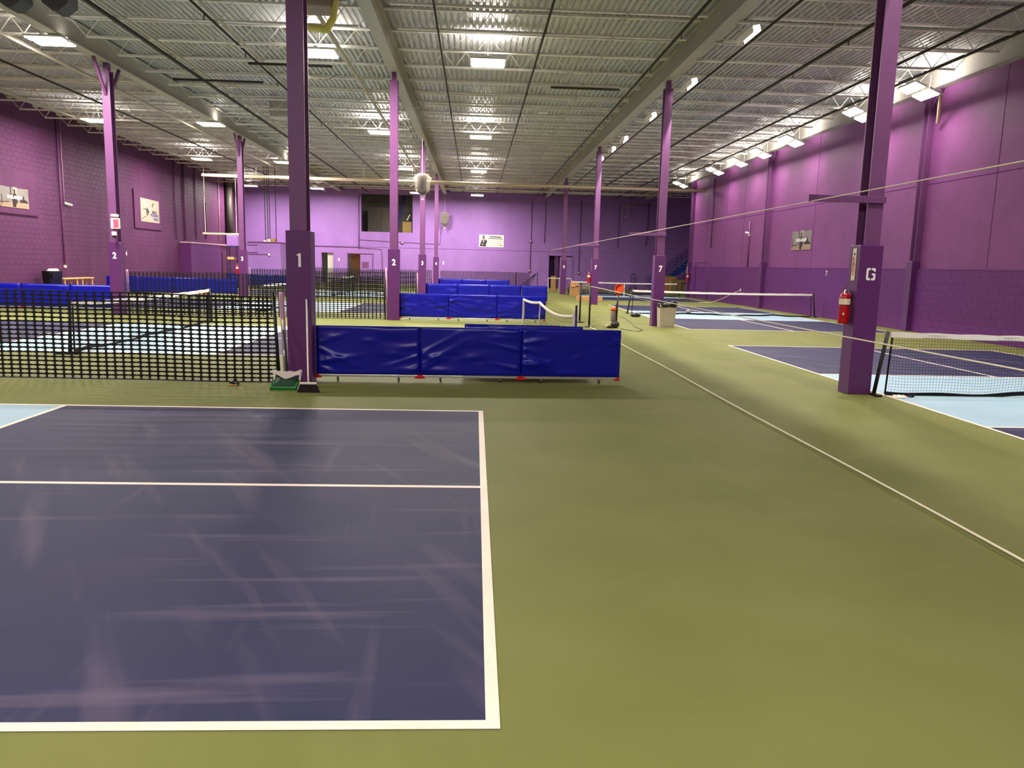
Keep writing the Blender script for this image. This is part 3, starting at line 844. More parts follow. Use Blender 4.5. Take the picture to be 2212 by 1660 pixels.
MB().prism([(-.05, .12), (-.02, .14), (-.05, .16)], -.0745, -.07).build('arrow_mark', 'label_cream', e)
extinguisher((5.078, 34.6, .95), 'red fire extinguisher on the far column numbered 7')
extinguisher((-10.40, 34.85, .95), 'red fire extinguisher on the left column numbered 3')
extinguisher((12.80, 46.5, .95), 'red fire extinguisher at the end of the right wall')
def arrow_sign(loc, label, w=.10, h=.43):
    """plate facing -x with a down arrow"""
    t = thing('extinguisher_sign', label, 'sign', loc)
    MB().bbox(-.006, 0, -w/2, w/2, 0, h, .002).build('sign_plate', 'label_cream', t)
    a = MB().prism([(-.030, h-.06), (0, h-.10), (.030, h-.06)], -.0085, -.006, 'yz'); a.build('arrow_tail', 'sign_ink', t)
    MB().prism([(-.035, .13), (-.035, .115), (0, .06), (.035, .115), (.035, .13), (.012, .09), (-.012, .09)], -.0085, -.006, 'yz').build('arrow_head', 'clip_red', t)
    for s in (-1, 1): MB().box(-.0085, -.006, s*.022-.003, s*.022+.003, .12, h-.11).build('arrow_edge', 'clip_red', t)
    o = put_text('sign_lettering', 'FIRE\nEXTINGUISHER', .03, (-.009, 0, .22), '-x', 'clip_red', t, 0, .9)
    o.rotation_euler = (R(90), R(90), R(-90))
    return t
arrow_sign((5.159, 10.44, 1.555), 'vertical red and white extinguisher arrow sign on the G column')
arrow_sign((12.795, 46.72, 1.45), 'extinguisher sign at the end of the right wall', .12, .4)

# ------------------------------------------------------------------ cleaning tools by column 1
t = thing('push_broom', 'angled broom with pale handle leaning on the column numbered 1', 'broom', (-2.07, 9.74, 0))
MB().tube([(0, 0, .115), (-.02, .08, .25), (-.15, .66, 1.13)], .0115, 10).build('handle', 'white_plastic', t, smooth=True)
MB().tube([(-.1505, .662, 1.13), (-.153, .672, 1.16)], .012, 10).build('handle_tip', 'poster_blue', t)
MB().bbox(-.105, .105, -.022, .022, .102, .128, .006).build('broom_head', 'white_plastic', t)
b = MB()
for i in range(26):
    u = (i+.5)/26-.5
    for s in (-1, 0, 1):
        b.tube([(u*.20, s*.012, .106), (u*.275, s*.022-.004, .002)], [.0045, .0075], 4, False)
tag(b.build('bristles', 'bristle', t), kind='stuff')
t = thing('dustpan', 'green lobby dustpan with white hood left of the broom', 'dustpan', (-2.42, 10.02, 0))
MB().prism([(-.16, 0), (-.17, .035), (-.165, .05), (.15, .12), (.16, .02), (.16, 0)], -.165, .165, 'yz').build('pan', 'green_plastic', t)
MB().prism([(-.158, .052), (.10, .108), (.10, .125), (-.165, .058)], -.13, .13, 'yz').build('pan_insert', 'dark_green', t)
for s in (-1, 1):
    MB().prism([(-.10, .0), (.02, .01), (.10, .19), (.16, .22), (.165, .18), (.10, .12)], s*.165-.012, s*.165+.012, 'yz').build('hood_side', 'white_plastic', t)
hd = [(-.18, .235), (-.14, .215), (0, .212), (.03, .22), (.10, .21), (.15, .225), (.18, .245), (.175, .17), (.12, .165), (.03, .125), (-.02, .115), (-.07, .14), (-.13, .175), (-.178, .185)]
MB().prism(hd, .05, .075).build('hood', 'white_plastic', t)
MB().tube([(.0, .06, .20), (-.03, .14, .45), (-.095, .30, .80)], .012, 8).build('handle', 'dark_green', t, smooth=True)
MB().tube([(-.082, .265, .73), (-.102, .325, .865)], .017, 8).build('hand_grip', 'white_plastic', t, smooth=True)
MB().tube([(-.035, .14, .40), (-.047, .17, .47)], .019, 8).build('handle_clip', 'white_plastic', t, smooth=True)
t = thing('spring_clamp', 'small black and gold clamp lying below the nearest mesh net', 'clamp', (-3.13, 10.2, 0))
MB().prism([(-.06, .012), (-.055, .055), (-.02, .05), (.03, .028), (.055, .05), (.062, .02), (.05, .0), (-.04, .0)], -.022, .022).build('clamp_jaw', 'bag_black', t)
MB().prism([(-.058, .006), (-.05, .026), (.0, .014), (.045, .02), (.04, .006)], -.0245, -.02).build('gold_edge', 'wood', t)
MB().tube([(-.02, 0, .045), (.015, 0, .10), (.03, 0, .08), (.045, 0, .045)], .006, 6).build('wire_loop', 'bag_black', t)

# ------------------------------------------------------------------ things around the column numbered 7
t = thing('waste_bin', 'grey rectangular waste bin right of the near column numbered 7', 'bin', (5.49, 21.98, 0))
def frustum(mb, x0, x1, y0, y1, z0, X0, X1, Y0, Y1, z1):
    n = len(mb.v); mb.v += [(x0,y0,z0),(x1,y0,z0),(x1,y1,z0),(x0,y1,z0),(X0,Y0,z1),(X1,Y0,z1),(X1,Y1,z1),(X0,Y1,z1)]
    mb.f += [tuple(n+i for i in q) for q in ((3,2,1,0),(4,5,6,7),(0,1,5,4),(1,2,6,5),(2,3,7,6),(3,0,4,7))]; return mb
frustum(MB(), -.205, .205, -.17, .17, 0, -.235, .235, -.20, .20, .62).build('bin_body', 'bin_grey', t)
frustum(MB(), -.25, .25, -.215, .215, .60, -.24, .24, -.205, .205, .66).build('bin_rim', 'bin_grey', t)
frustum(MB(), -.14, .14, -.182, -.17, .05, -.17, .17, -.212, -.20, .57).build('front_panel', 'bin_grey', t)
bg = MB(); rn = random.Random(8); ring = []
for k in range(20):
    a = 2*math.pi*k/20; cx, cy = .25*max(-1, min(1, 1.3*math.cos(a))), .215*max(-1, min(1, 1.3*math.sin(a)))
    ring.append((cx, cy))
b0 = len(bg.v)
for lvl, (sc, zz) in enumerate([(1.03, .58), (1.06, .63), (1.02, .685), (.8, .70), (.3, .66)]):
    for (x, y) in ring: bg.v.append((x*sc*rn.uniform(.95, 1.05), y*sc*rn.uniform(.95, 1.05), zz+rn.uniform(-.025, .025)+(.05 if x > .1 and lvl in (2, 3) else 0)))
for l in range(4):
    for k in range(20): q = b0+l*20; bg.f.append((q+k, q+(k+1) % 20, q+20+(k+1) % 20, q+20+k))
bg.f.append(tuple(b0+80+k for k in range(20)))
bg.build('bag_liner', 'bag_black', t, smooth=True)
t = thing('upright_vacuum', 'upright vacuum with orange-capped clear bin near the black stanchion', 'vacuum', (3.88, 21.3, 0))
MB().lathe([(.02, 0), (.09, .02), (.125, .08), (.125, .12), (.09, .18), (.03, .21)], (.02, 0, 0), 16).build('ball', 'dark_plastic', t, smooth=True)
MB().bbox(-.22, -.05, -.14, .14, .012, .065, .02).build('cleaner_head', 'dark_plastic', t)
MB().bbox(-.225, -.15, -.10, .10, .03, .075, .01).build('head_trim', 'rail_silver', t)
MB().lathe([(.072, .19), (.078, .21), (.078, .485), (.075, .49)], (-.04, 0, 0), 18).build('dust_bin', 'hopper_grey', t, smooth=True)
MB().lathe([(.079, .485), (.088, .49), (.088, .545), (.06, .56)], (-.04, 0, 0), 18).build('bin_cap', 'orange', t, smooth=True)
MB().tube([(.05, .02, .12), (.06, .02, .5), (.075, .02, .84)], [.032, .028, .02], 8).build('spine', 'dark_plastic', t, smooth=True)
MB().tube([(.045, -.03, .42), (.02, -.04, .6), (.05, -.02, .72)], .018, 6).build('hose', 'dark_plastic', t, smooth=True)
t = thing('round_bucket', 'orange round drum hung on top of the vacuum handle', 'drum', (3.985, 21.3, 1.075))
Mx = Matrix.Rotation(R(-35), 3, 'Y') @ Matrix.Rotation(R(62), 3, 'X')
MB().lathe([(.06, -.09), (.105, -.085), (.125, -.05), (.13, .04), (.125, .09), (.112, .09), (.105, .03)], (0, 0, 0), 20, Mx).build('drum_shell', 'orange', t, smooth=True)
MB().lathe([(.108, .05), (.02, .045)], (0, 0, 0), 20, Mx).build('drum_face', 'orange_red', t)
MB().lathe([(.131, -.01), (.131, .012)], (0, 0, 0), 20, Mx).build('drum_stripe', 'label_cream', t)
MB().tube([(-.10, 0, -.10), (-.03, 0, -.16), (.0, 0, -.2)], .03, 6).build('drum_neck', 'orange_red', t)
t = thing('equipment_pouch', 'black rounded pouch on the floor by the middle right net', 'pouch', (5.55, 26.5, 0))
MB().lathe([(.13, 0), (.17, .03), (.175, .08), (.14, .125), (.05, .14)], (0, 0, 0), 18).build('pouch_body', 'bag_black', t, smooth=True)
MB().tube([(-.1, -.12, .1), (0, -.15, .13), (.1, -.12, .1)], .012, 6).build('pouch_strap', 'caster_grey', t)
o = MB().tube([(5.0, 26.4, .008), (4.97, 25.3, .008), (4.8, 23.6, .008), (4.56, 21.8, .008), (4.55, 20.7, .008), (4.35, 20.25, .008), (4.15, 20.45, .008), (4.02, 20.9, .008), (4.03, 21.05, .01)], .008, 6).build('power_cable', 'dark_green', smooth=True)
tag(o, 'dark power cable curling over the floor from the vacuum', 'cable')
o = MB().tube([(12.94, 37.4, .74), (12.7, 37.6, .6), (12.3, 38.0, .3), (11.9, 38.6, .05), (11.4, 39.2, .012)], .01, 6).build('extension_lead', 'rope_white', smooth=True)
tag(o, 'white cable hanging from the socket on the right wall', 'cable')
t = thing('wall_socket', 'small white socket on the lower right wall with a cable', 'socket', (12.948, 37.4, .74))
MB().bbox(-.02, 0, -.05, .05, -.07, .07, .005).build('face_plate', 'white_plastic', t); MB().box(-.05, -.02, -.02, .02, -.03, .02).build('plug', 'white_plastic', t)
t = thing('cable_coil', 'coil of dark cable on the floor at the G net post', 'cable', (5.93, 10.14, 0))
for s in range(3):
    MB().tube([((.07-.012*s)*math.cos(a*math.pi/8)+.02*s, (.05-.006*s)*math.sin(a*math.pi/8), .008+.012*s) for a in range(17)], .005, 5).build('cable_loop', 'black_net', t)
t = thing('cloth_scrap', 'crumpled cream cloth at the foot of the G net post', 'cloth', (5.78, 10.08, 0))
cl = MB(); rn = random.Random(2); n = 8
for i in range(n+1):
    for k in range(n+1): cl.v.append((-.09+.18*i/n, -.06+.12*k/n, .006+.03*rn.random()*(1 if 0 < i < n and 0 < k < n else .1)))
for i in range(n):
    for k in range(n): a = i*(n+1)+k; cl.f.append((a, a+n+1, a+n+2, a+1))
cl.build('cloth_fold', 'tape_white', t, smooth=True)
t = thing('grey_ball', 'grey ball lying under the net beyond the bin', 'ball', (8.0, 28.7, 0))
MB().lathe([(.01, 0), (.07, .03), (.095, .09), (.07, .15), (.01, .18)], (0, 0, 0), 14).build('ball_shell', 'bin_grey', t, smooth=True)
MB().lathe([(.0955, .08), (.0955, .10)], (0, 0, 0), 14).build('ball_seam', 'caster_grey', t)
# cartons
def carton(name, label, x0, x1, y0, y1, h, m='cardboard', flaps=False):
    t = thing(name, label, 'box', ((x0+x1)/2, (y0+y1)/2, 0)); a, b = (x1-x0)/2, (y1-y0)/2
    if flaps:
        th = .008; mb = MB()
        mb.box(-a, a, -b, -b+th, 0, h).box(-a, a, b-th, b, 0, h).box(-a, -a+th, -b, b, 0, h).box(a-th, a, -b, b, 0, h).box(-a, a, -b, b, 0, th)
        mb.build('carton_body', m, t)
        MB().prism([(-b, h), (-b-.10, h-.09), (-b-.105, h-.08), (-b, h+.008)], -a, -.02, 'yz').build('carton_flap', m, t)
        MB().prism([(-b, h), (-b-.13, h-.02), (-b-.13, h-.012), (-b, h+.008)], .02, a, 'yz').build('carton_flap', m, t)
        MB().prism([(b, h), (b+.05, h+.16), (b+.058, h+.16), (b, h-.008)], -a, a, 'yz').build('carton_flap', m, t)
    else:
        MB().bbox(-a, a, -b, b, 0, h, .006).build('carton_body', m, t)
        MB().box(-a*.95, a*.95, -b-.002, -b, h*.48, h*.52).build('carton_tape', 'cardboard_dim' if m == 'cardboard' else 'cardboard', t)
    return t
carton('cardboard_box', 'open cardboard box standing by the far net post, flaps up', 5.48, 5.97, 44.2, 44.65, .62, 'cardboard', True)
carton('cardboard_box', 'low cardboard carton on the floor behind the yellow-taped column', 5.1, 6.35, 38.4, 38.9, .22)
carton('cardboard_box', 'tall tan cardboard box below the blue stairs', 13.5, 14.35, 55.0, 55.7, 1.16)
carton('cardboard_box', 'dull brown carton in front of the tall box below the stairs', 13.75, 14.75, 54.1, 54.7, .93, 'cardboard_dim')
carton('cardboard_box', 'narrow cardboard sheet box behind the column numbered 8', 5.2, 5.5, 53.0, 53.2, 1.0)
t = thing('wrapped_roll', 'bundle wrapped in crumpled clear plastic behind the far net', 'bundle', (7.15, 50.2, 0))
wr_ = MB(); rn = random.Random(12)
for i in range(13):
    for k in range(12):
        a = 2*math.pi*k/12; r_ = (.28+rn.uniform(-.05, .05))*(1 if 0 < i < 12 else .3)
        wr_.v.append((-.6+1.2*i/12, r_*math.cos(a), .33+r_*math.sin(a)))
for i in range(12):
    for k in range(12): a = i*12+k; b = i*12+(k+1) % 12; wr_.f.append((a, b, b+12, a+12))
wr_.build('plastic_wrap', 'sheet_clear', t); MB().tube([(-.55, 0, .33), (.55, 0, .33)], .2, 10).build('roll_core', 'heater_grey', t)
for (x, y, lb) in [(5.36, 34.0, 'yellow tape strips stuck round the foot of the far column 7'), (5.0, 46.2, 'yellow tape strips on the floor by the column numbered 8')]:
    t = thing('floor_tape', lb, 'tape', (x, y, 0))
    for (a, b, c, d, rz) in [(-.15, .32, .06, .11, 10), (.15, .34, .2, .25, 65), (-.3, -.05, .1, .14, -8)]:
        MB().box(a, b, c, d, .001, .006, Matrix.Rotation(R(rz), 4, 'Z')).build('tape_strip', 'yellow_tape', t)

# ------------------------------------------------------------------ left wall fittings
def proud_panel(y0, y1, z0, z1, label):  # recessed panel built proud; dark ledge and edge draw its shadow lines
    t = thing('proud_panel', label, 'board', (XL, (y0+y1)/2, z0))
    MB().bbox(0, .045, -(y1-y0)/2, (y1-y0)/2, 0, z1-z0, .006).build('board_panel', 'block_purple', t)
    MB().box(.0, .055, -(y1-y0)/2-.03, (y1-y0)/2+.03, -.035, 0).build('shadow_ledge', 'mortar_purple', t)
    MB().box(.0, .055, -(y1-y0)/2-.05, -(y1-y0)/2, -.035, z1-z0).build('shadow_edge', 'mortar_purple', t)
    return t
proud_panel(28.9, 32.6, 3.15, 4.75, 'purple panel, built proud for shadow lines, behind the poster at the far left edge')
proud_panel(41.6, 45.0, 3.12, 5.08, 'purple panel, built proud for shadow lines, behind the poster right of the exit sign')
FIG = [(-.10, -.30), (-.13, -.05), (-.09, .02), (-.10, .10), (-.05, .16), (-.03, .20), (-.045, .26), (-.02, .31), (.02, .31), (.045, .26), (.03, .20), (.06, .16), (.12, .10), (.10, .02), (.14, -.12), (.06, -.22), (.04, -.30)]
def scene_poster(loc, face, label, w=1.87, h=.76):
    """banner with a dark figure on a sandy court; local plane yz, looking along +x*face"""
    t = thing('poster', label, 'poster', loc); f = face
    def P(name, m, pts, d): MB().prism([(a*f, b) for a, b in pts], 0, d*f, 'yz').build(name, m, t)
    P('banner_sheet', 'poster_sky', [(-w/2, -h/2), (w/2, -h/2), (w/2, h/2), (w*.12, h/2-.02), (0, h/2+.02), (-w*.12, h/2-.02), (-w/2, h/2)], .012)
    P('printed_ground', 'poster_sand', [(-w/2, -h/2), (w/2, -h/2), (w/2, -h*.22), (-w/2, -h*.26)], .014)
    P('printed_light', 'poster_cream', [(-w*.06, h*.12), (w*.08, h*.12), (w*.1, h/2), (-w*.02, h/2)], .014)
    P('printed_fence', 'poster_dark', [(-w*.5, -h*.3), (-w*.2, -h*.26), (-w*.2, -h*.22), (-w*.5, -h*.26)], .016)
    P('printed_post', 'poster_dark', [(-w*.45, -h*.4), (-w*.43, -h*.4), (-w*.43, h*.1), (-w*.45, h*.1)], .016)
    P('printed_post', 'poster_dark', [(-w*.14, h*.05), (-w*.11, h*.05), (-w*.11, h*.48), (-w*.14, h*.48)], .016)
    P('printed_bush', 'poster_dark', [(w*.18, -h*.22), (w*.48, -h*.22), (w*.42, -h*.1), (w*.34, -h*.06), (w*.32, h*.16), (w*.28, h*.02), (w*.2, -h*.1)], .016)
    P('printed_figure', 'poster_dark', [(a*1.25, b*1.1-.03) for a, b in FIG], .018)
    o = put_text('banner_lettering', 'SHOLARSOM', .17, (.022*f, 0, .0), '+x' if f > 0 else '-x', 'number_white', t, .006, 1.0)
    return t
scene_poster((XL+.05, 31.03, 3.745), 1, 'photo banner cut by the left edge of the picture, white lettering')
scene_poster((XR-.001, 30.95, 2.93), -1, 'photo banner with white lettering on the right wall')
t = thing('poster', 'cream poster of a pickleball player with blue lettering on the left wall', 'poster', (XL+.05, 43.5, 4.08))
def P2(name, m, pts, d): MB().prism(pts, 0, d, 'yz').build(name, m, t)
P2('banner_sheet', 'poster_cream', [(-1.2, -.6), (1.2, -.6), (1.2, .58), (.1, .6), (-1.2, .62)], .012)
P2('printed_racket', 'sign_ink', [(.28, .18), (.38, .24), (.5, .38), (.46, .45), (.34, .38), (.26, .24)], .014)
P2('printed_player', 'sign_ink', [(-.45, -.22), (-.35, -.28), (-.15, -.08), (-.05, .05), (-.15, .18), (-.35, .18), (-.5, .05), (-.85, .12), (-.88, .08), (-.5, -.0)], .014)
P2('printed_leg', 'heater_grey', [(-1.15, -.45), (-.5, -.27), (-.42, -.22), (-.55, -.34), (-1.1, -.5)], .014)
P2('printed_highlight', 'number_white', [(-1.1, .55), (-.95, .52), (-.1, .12), (0, -.05), (-.12, .0), (-.3, .15)], .016)
put_text('poster_lettering', 'METRO', .2, (.018, .55, -.06), '+x', 'sign_ink', t, .004, .9)
put_text('poster_lettering', 'PICKLEBALL', .21, (.018, .56, -.22), '+x', 'poster_blue', t, .004, .9)
put_text('poster_lettering', 'PADDLE', .2, (.018, .72, -.42), '+x', 'poster_blue', t, .004, .9)
put_text('wall_number', '4', .3, (XL+.004, 40.5, 1.77), '+x', 'number_white', wl, .01)
put_text('wall_number', '7', .27, (12.946, 28.26, 1.63), '-x', 'number_white', wr, .008, .8)
def conduit(name, parent, pts, r, m='steel_purple'): return MB().tube(pts, r, 8).build(name, m, parent, smooth=True)
conduit('conduit', wl, [(XL+.035, 34.45, 7.3), (XL+.035, 34.45, 1.2)], .032)
conduit('conduit', wl, [(XL+.02, 34.75, 7.3), (XL+.02, 34.75, 3.9)], .014, 'lilac_tint')
MB().bbox(XL, XL+.07, 34.38, 34.52, 1.08, 1.2, .01).build('outlet_box', 'white_plastic', wl)
for (y, z0, z1, r, m) in [(47.2, 2.7, 7.2, .03, 'steel_purple'), (48.6, 2.7, 7.2, .05, 'steel_purple'), (50.5, 2.8, 7.2, .03, 'steel_purple'), (52.3, 2.9, 5.2, .05, 'steel_purple'), (55.0, 2.7, 7.3, .03, 'pipe_light'), (56.5, 2.6, 7.3, .25, 'pipe_dark')]:
    conduit('conduit', wl, [(XL+r+.01, y, z1), (XL+r+.01, y, z0)], r, m)
t = thing('security_camera', 'white bullet camera on the left wall beside the conduit', 'camera', (XL, 34.85, 3.8))
MB().tube([(0, 0, .05), (.06, 0, .05), (.10, .0, .0)], .02, 8).build('mount_arm', 'white_plastic', t)
MB().tube([(.04, -.12, .02), (.16, .22, -.04)], .055, 10).build('camera_body', 'white_plastic', t, smooth=True)
MB().lathe([(.025, 0), (.03, .01)], (.165, .05, -.03), 10).build('camera_lens', 'bag_black', t)
t = thing('wooden_bench', 'light wooden bench along the left wall beside the black hamper', 'bench', (-17.1, 34.35, 0))
MB().bbox(-.18, .18, -1.28, 1.28, .62, .68, .02).build('bench_seat', 'wood', t)
for (yy) in (-1.15, -.15, .3, 1.15):
    for s in (-1, 1): MB().tube([(s*.12, yy, .62), (s*.15, yy*1.02, 0)], .028, 8).build('leg', 'wood', t)
t = thing('hamper', 'black fabric hamper with white cloth on top, left of the bench', 'hamper', (-17.1, 32.5, 0))
frustum(MB(), -.12, .12, -.4, .4, 0, -.15, .15, -.5, .5, .98).build('hamper_body', 'bag_black', t)
MB().tube([(.16, -.4, .9), (.18, -.3, .7), (.16, -.2, .9)], .02, 6).build('handle', 'black_net', t)
frustum(MB(), -.12, .12, -.2, .35, .97, -.07, .09, -.1, .25, 1.07).build('white_cloth', 'white_plastic', t)
t = thing('exit_sign', 'lit red exit sign with three round lamps on the left column 2', 'sign', (-10.05, 22.54, 2.39))
MB().bbox(-.115, .115, -.045, .045, 0, .29, .01).build('sign_box', 'housing_white', t)
MB().box(-.04, .105, -.049, -.045, .03, .26).build('lit_panel', 'exit_red', t)
for xx in (-.07, 0, .07): MB().lathe([(.02, -.03), (.045, 0), (.045, .015), (.02, .03)], (xx, -.02, .36), 12, Matrix.Rotation(R(90), 3, 'X')).build('lamp_head', 'housing_white', t, smooth=True)
t = thing('security_camera', 'small white camera below the exit sign', 'camera', (-10.08, 22.5, 2.15))
MB().bbox(-.05, .05, -.06, .06, .05, .16, .012).build('camera_body', 'white_plastic', t); MB().lathe([(.05, 0), (.05, .05)], (0, 0, 0), 10).build('camera_lens', 'bag_black', t)

# the lean-to store against the left wall, the small room and what stands between
t = thing('storage_hut', 'low purple store built against the left wall, with a door', 'hut', (XL, 51.2, 0))
MB().box(0, .62, -3.4, 2.0, 0, 2.5).build('hut_wall', 'column_purple', t)
MB().box(0, .60, 2.0, 3.5, 0, 2.5).build('hut_end_wall', 'block_purple', t)
MB().bbox(0, .68, -3.45, 3.55, 2.5, 2.58, .01).build('hut_roof', 'lilac_tint', t)
d = MB().box(.60, .64, 2.35, 3.2, 0, 2.05).build('hut_door', 'block_purple', t)
MB().lathe([(.02, 0), (.03, .03)], (.66, 2.5, 1.0), 8).build('door_knob', 'chrome', d)
t = thing('roller_track', 'pale overhead track above the store at the left wall', 'track', (-15.5, 45.6, 2.98))
MB().bbox(0, 2.1, -.06, .06, .0, .1, .01).build('track_beam', 'main_pipe', t)
for xx in (.15, 1.9): MB().tube([(xx, 0, .05), (xx, 0, 4.5)], .02, 6).build('track_hanger', 'pipe_light', t)
t = thing('utility_room', 'small light purple room left of the column numbered 1', 'room', (-12.7, 48.7, 0))
MB().box(-.95, .95, -.7, .7, 0, 2.64).build('room_wall', 'back_purple', t)
MB().bbox(-1.0, 1.0, -.75, .75, 2.64, 2.70, .01).build('room_roof', 'steel_purple', t)
for (a, b, z) in [(-1, -.4, 2.5), (-1, -.4, 2.05), (-1, .25, 1.95)]: MB().tube([(a, -.72, z), (b, -.72, z)], .02, 6).build('wall_pipe', 'steel_purple', t)
MB().bbox(.22, .34, -.78, -.70, 1.88, 2.0, .01).build('lamp_box', 'white_plastic', t)
for (a, z) in [(-.1, .12), (.15, .18), (.38, .22)]: MB().bbox(a-.1, a+.1, -.2, .2, 2.70, 2.70+z, .02).build('roof_box', 'cardboard' if a > .3 else 'white_plastic', t)
for xx in (-.15, .0, .12, .5): MB().tube([(xx-.1, .6, 2.7), (xx-.12, .6, 7.3)], .025, 6).build('riser_pipe', 'pipe_dark', t)
t = thing('shelf_rack', 'dark shelf rack between the store and the left column 3', 'rack', (-13.7, 45.2, 0))
for xx in (-.28, .28):
    for yy in (-.25, .25): MB().box(xx-.02, xx+.02, yy-.02, yy+.02, 0, 2.35).build('rack_post', 'black_steel', t)
for z in (.6, 1.2, 1.75, 2.3): MB().box(-.3, .3, -.27, .27, z, z+.03).build('rack_shelf', 'rail_indigo', t)
MB().bbox(-.27, .1, -.28, .2, 1.6, 1.74, .01).build('rack_box', 'wood', t)
MB().bbox(-.3, .3, -.25, .25, 2.34, 2.95, .03).build('rack_cover', 'back_purple', t)

# ------------------------------------------------------------------ back wall fittings
t = thing('wall_sign', 'white sign with a man in a dark suit on the back wall', 'sign', (1.215, YB, 3.46))
def P3(name, m, pts, d, par=None): return MB().prism(pts, -d, 0).build(name, m, par or t)
P3('sign_board', 'white_plastic', [(-.945, -.46), (.945, -.46), (.945, .46), (-.945, .46)], .025)
P3('printed_suit', 'sign_ink', [(-.9, -.41), (-.42, -.43), (-.40, -.2), (-.33, -.12), (-.35, .03), (-.5, .1), (-.58, .12), (-.68, .1), (-.78, .02), (-.84, -.2)], .029)
P3('printed_shirt', 'number_white', [(-.64, .1), (-.55, .1), (-.60, -.12), (-.64, -.1)], .032)
P3('printed_hand', 'number_white', [(-.72, -.25), (-.64, -.2), (-.67, -.3)], .032)
P3('printed_face', 'skin_tone', [(-.66, .12), (-.54, .12), (-.51, .25), (-.53, .34), (-.6, .37), (-.67, .34), (-.69, .24)], .031)
P3('printed_hair', 'sign_ink', [(-.70, .26), (-.68, .37), (-.6, .41), (-.52, .38), (-.50, .27), (-.53, .33), (-.6, .35), (-.67, .33)], .034)
P3('title_line', 'sign_ink', [(-.14, .28), (.73, .26), (.73, .34), (-.14, .36)], .029)
P3('heading_line', 'sign_ink', [(-.27, .165), (.87, .145), (.87, .195), (-.27, .215)], .029)
for k in range(5): P3('text_line', 'sign_ink_light', [(-.25, .03-k*.09), (.85-.12*(k % 2), .02-k*.09), (.85-.12*(k % 2), .05-k*.09), (-.25, .06-k*.09)], .029)
P3('sign_emblem', 'sign_ink_light', [(.62, -.38), (.66, -.3), (.74, -.25), (.82, -.3), (.86, -.38), (.78, -.36), (.74, -.3), (.7, -.36)], .029)
def speaker(loc, label, s, name='wrapped_speaker', wrap=True):
    t = thing(name, label, 'speaker', loc)
    MB().prism([(-.22*s, .45*s), (.22*s, .45*s), (.22*s, -.32*s), (.05*s, -.45*s), (-.05*s, -.45*s), (-.22*s, -.32*s)], -.18*s, .18*s).build('speaker_box', 'speaker_grey', t)
    if wrap:
        rn = random.Random(int(s*10)); wv = MB(); prof = [(.10, -.62), (.05, -.55), (.14, -.5), (.34, -.2), (.38, .15), (.42, .35), (.30, .52), (.2, .56)]
        for (r_, z) in prof:
            for k in range(14):
                a = 2*math.pi*k/14; q = r_*rn.uniform(.88, 1.08)*s
                wv.v.append((q*math.cos(a), q*.75*math.sin(a), z*s))
        for i in range(len(prof)-1):
            for k in range(14): a = i*14+k; b = i*14+(k+1) % 14; wv.f.append((a, b, b+14, a+14))
        wv.build('plastic_wrap', 'sheet_clear', t, smooth=True)
        MB().lathe([(.03*s, 0), (.07*s, .03*s), (.03*s, .07*s)], (.02, 0, -.70*s), 8).build('wrap_knot', 'tape_white', t)
    MB().tube([(0, 0, .45*s), (0, 0, ZC-loc[2])], .015, 6).build('hanger_pole', 'pipe_light', t)
    return t
speaker((-2.22, 32.7, 4.80), 'loudspeaker wrapped in cream plastic hanging by the centre column 3', .86)
speaker((-2.35, 59.6, 4.95), 'plastic-wrapped loudspeaker high on the back wall', 1.0)
speaker((-8.9, 16.2, 6.75), 'grey loudspeaker hung in the top left corner, left one', 1.1, 'hung_speaker', False)
speaker((-8.05, 16.2, 6.72), 'grey loudspeaker hung in the top left corner, right one', 1.1, 'hung_speaker', False)
t = thing('unit_heater', 'hanging heater wrapped in clear plastic with yellow hose, behind column 1', 'heater', (-3.35, 16.8, 6.9))
MB().bbox(-.35, .42, -.35, .35, -.25, .45, .03).build('heater_box', 'heater_grey', t)
rn = random.Random(5); wv = MB(); prof = [(.06, -.62), (.25, -.45), (.50, -.3), (.62, .1), (.55, .5)]
for (r_, z) in prof:
    for k in range(16):
        a = 2*math.pi*k/16; q = r_*rn.uniform(.85, 1.1); wv.v.append((q*math.cos(a), q*math.sin(a), z+rn.uniform(-.03, .03)))
for i in range(len(prof)-1):
    for k in range(16): a = i*16+k; b = i*16+(k+1) % 16; wv.f.append((a, b, b+16, a+16))
wv.build('plastic_wrap', 'sheet_clear', t)
MB().tube([(.42, -.2, .3), (.48, -.25, -.1), (.44, -.25, -.45), (.3, -.25, -.68), (.1, -.25, -.66), (-.3, -.25, -.62)], [.05, .06, .075, .085, .07, .06], 10).build('hose', 'hose_yellow', t, smooth=True)
MB().tube([(-.2, 0, .45), (-.2, 0, .56)], .02, 6).build('hanger_rod', 'pipe_light', t)
t = thing('store_lamp', 'lamp glowing in the room behind the open doors at the back', 'ceiling light', (-9.8, 61.6, 3.5))
MB().bbox(-.3, .3, -.15, .15, .03, .09, .01).build('light_hood', 'housing_white', t); MB().box(-.27, .27, -.12, .12, .012, .03).build('lamp_strip', 'lamp_glow', t)
lamp(t, 'store_lamp_light', 40.0, .5, .2, 0.0)
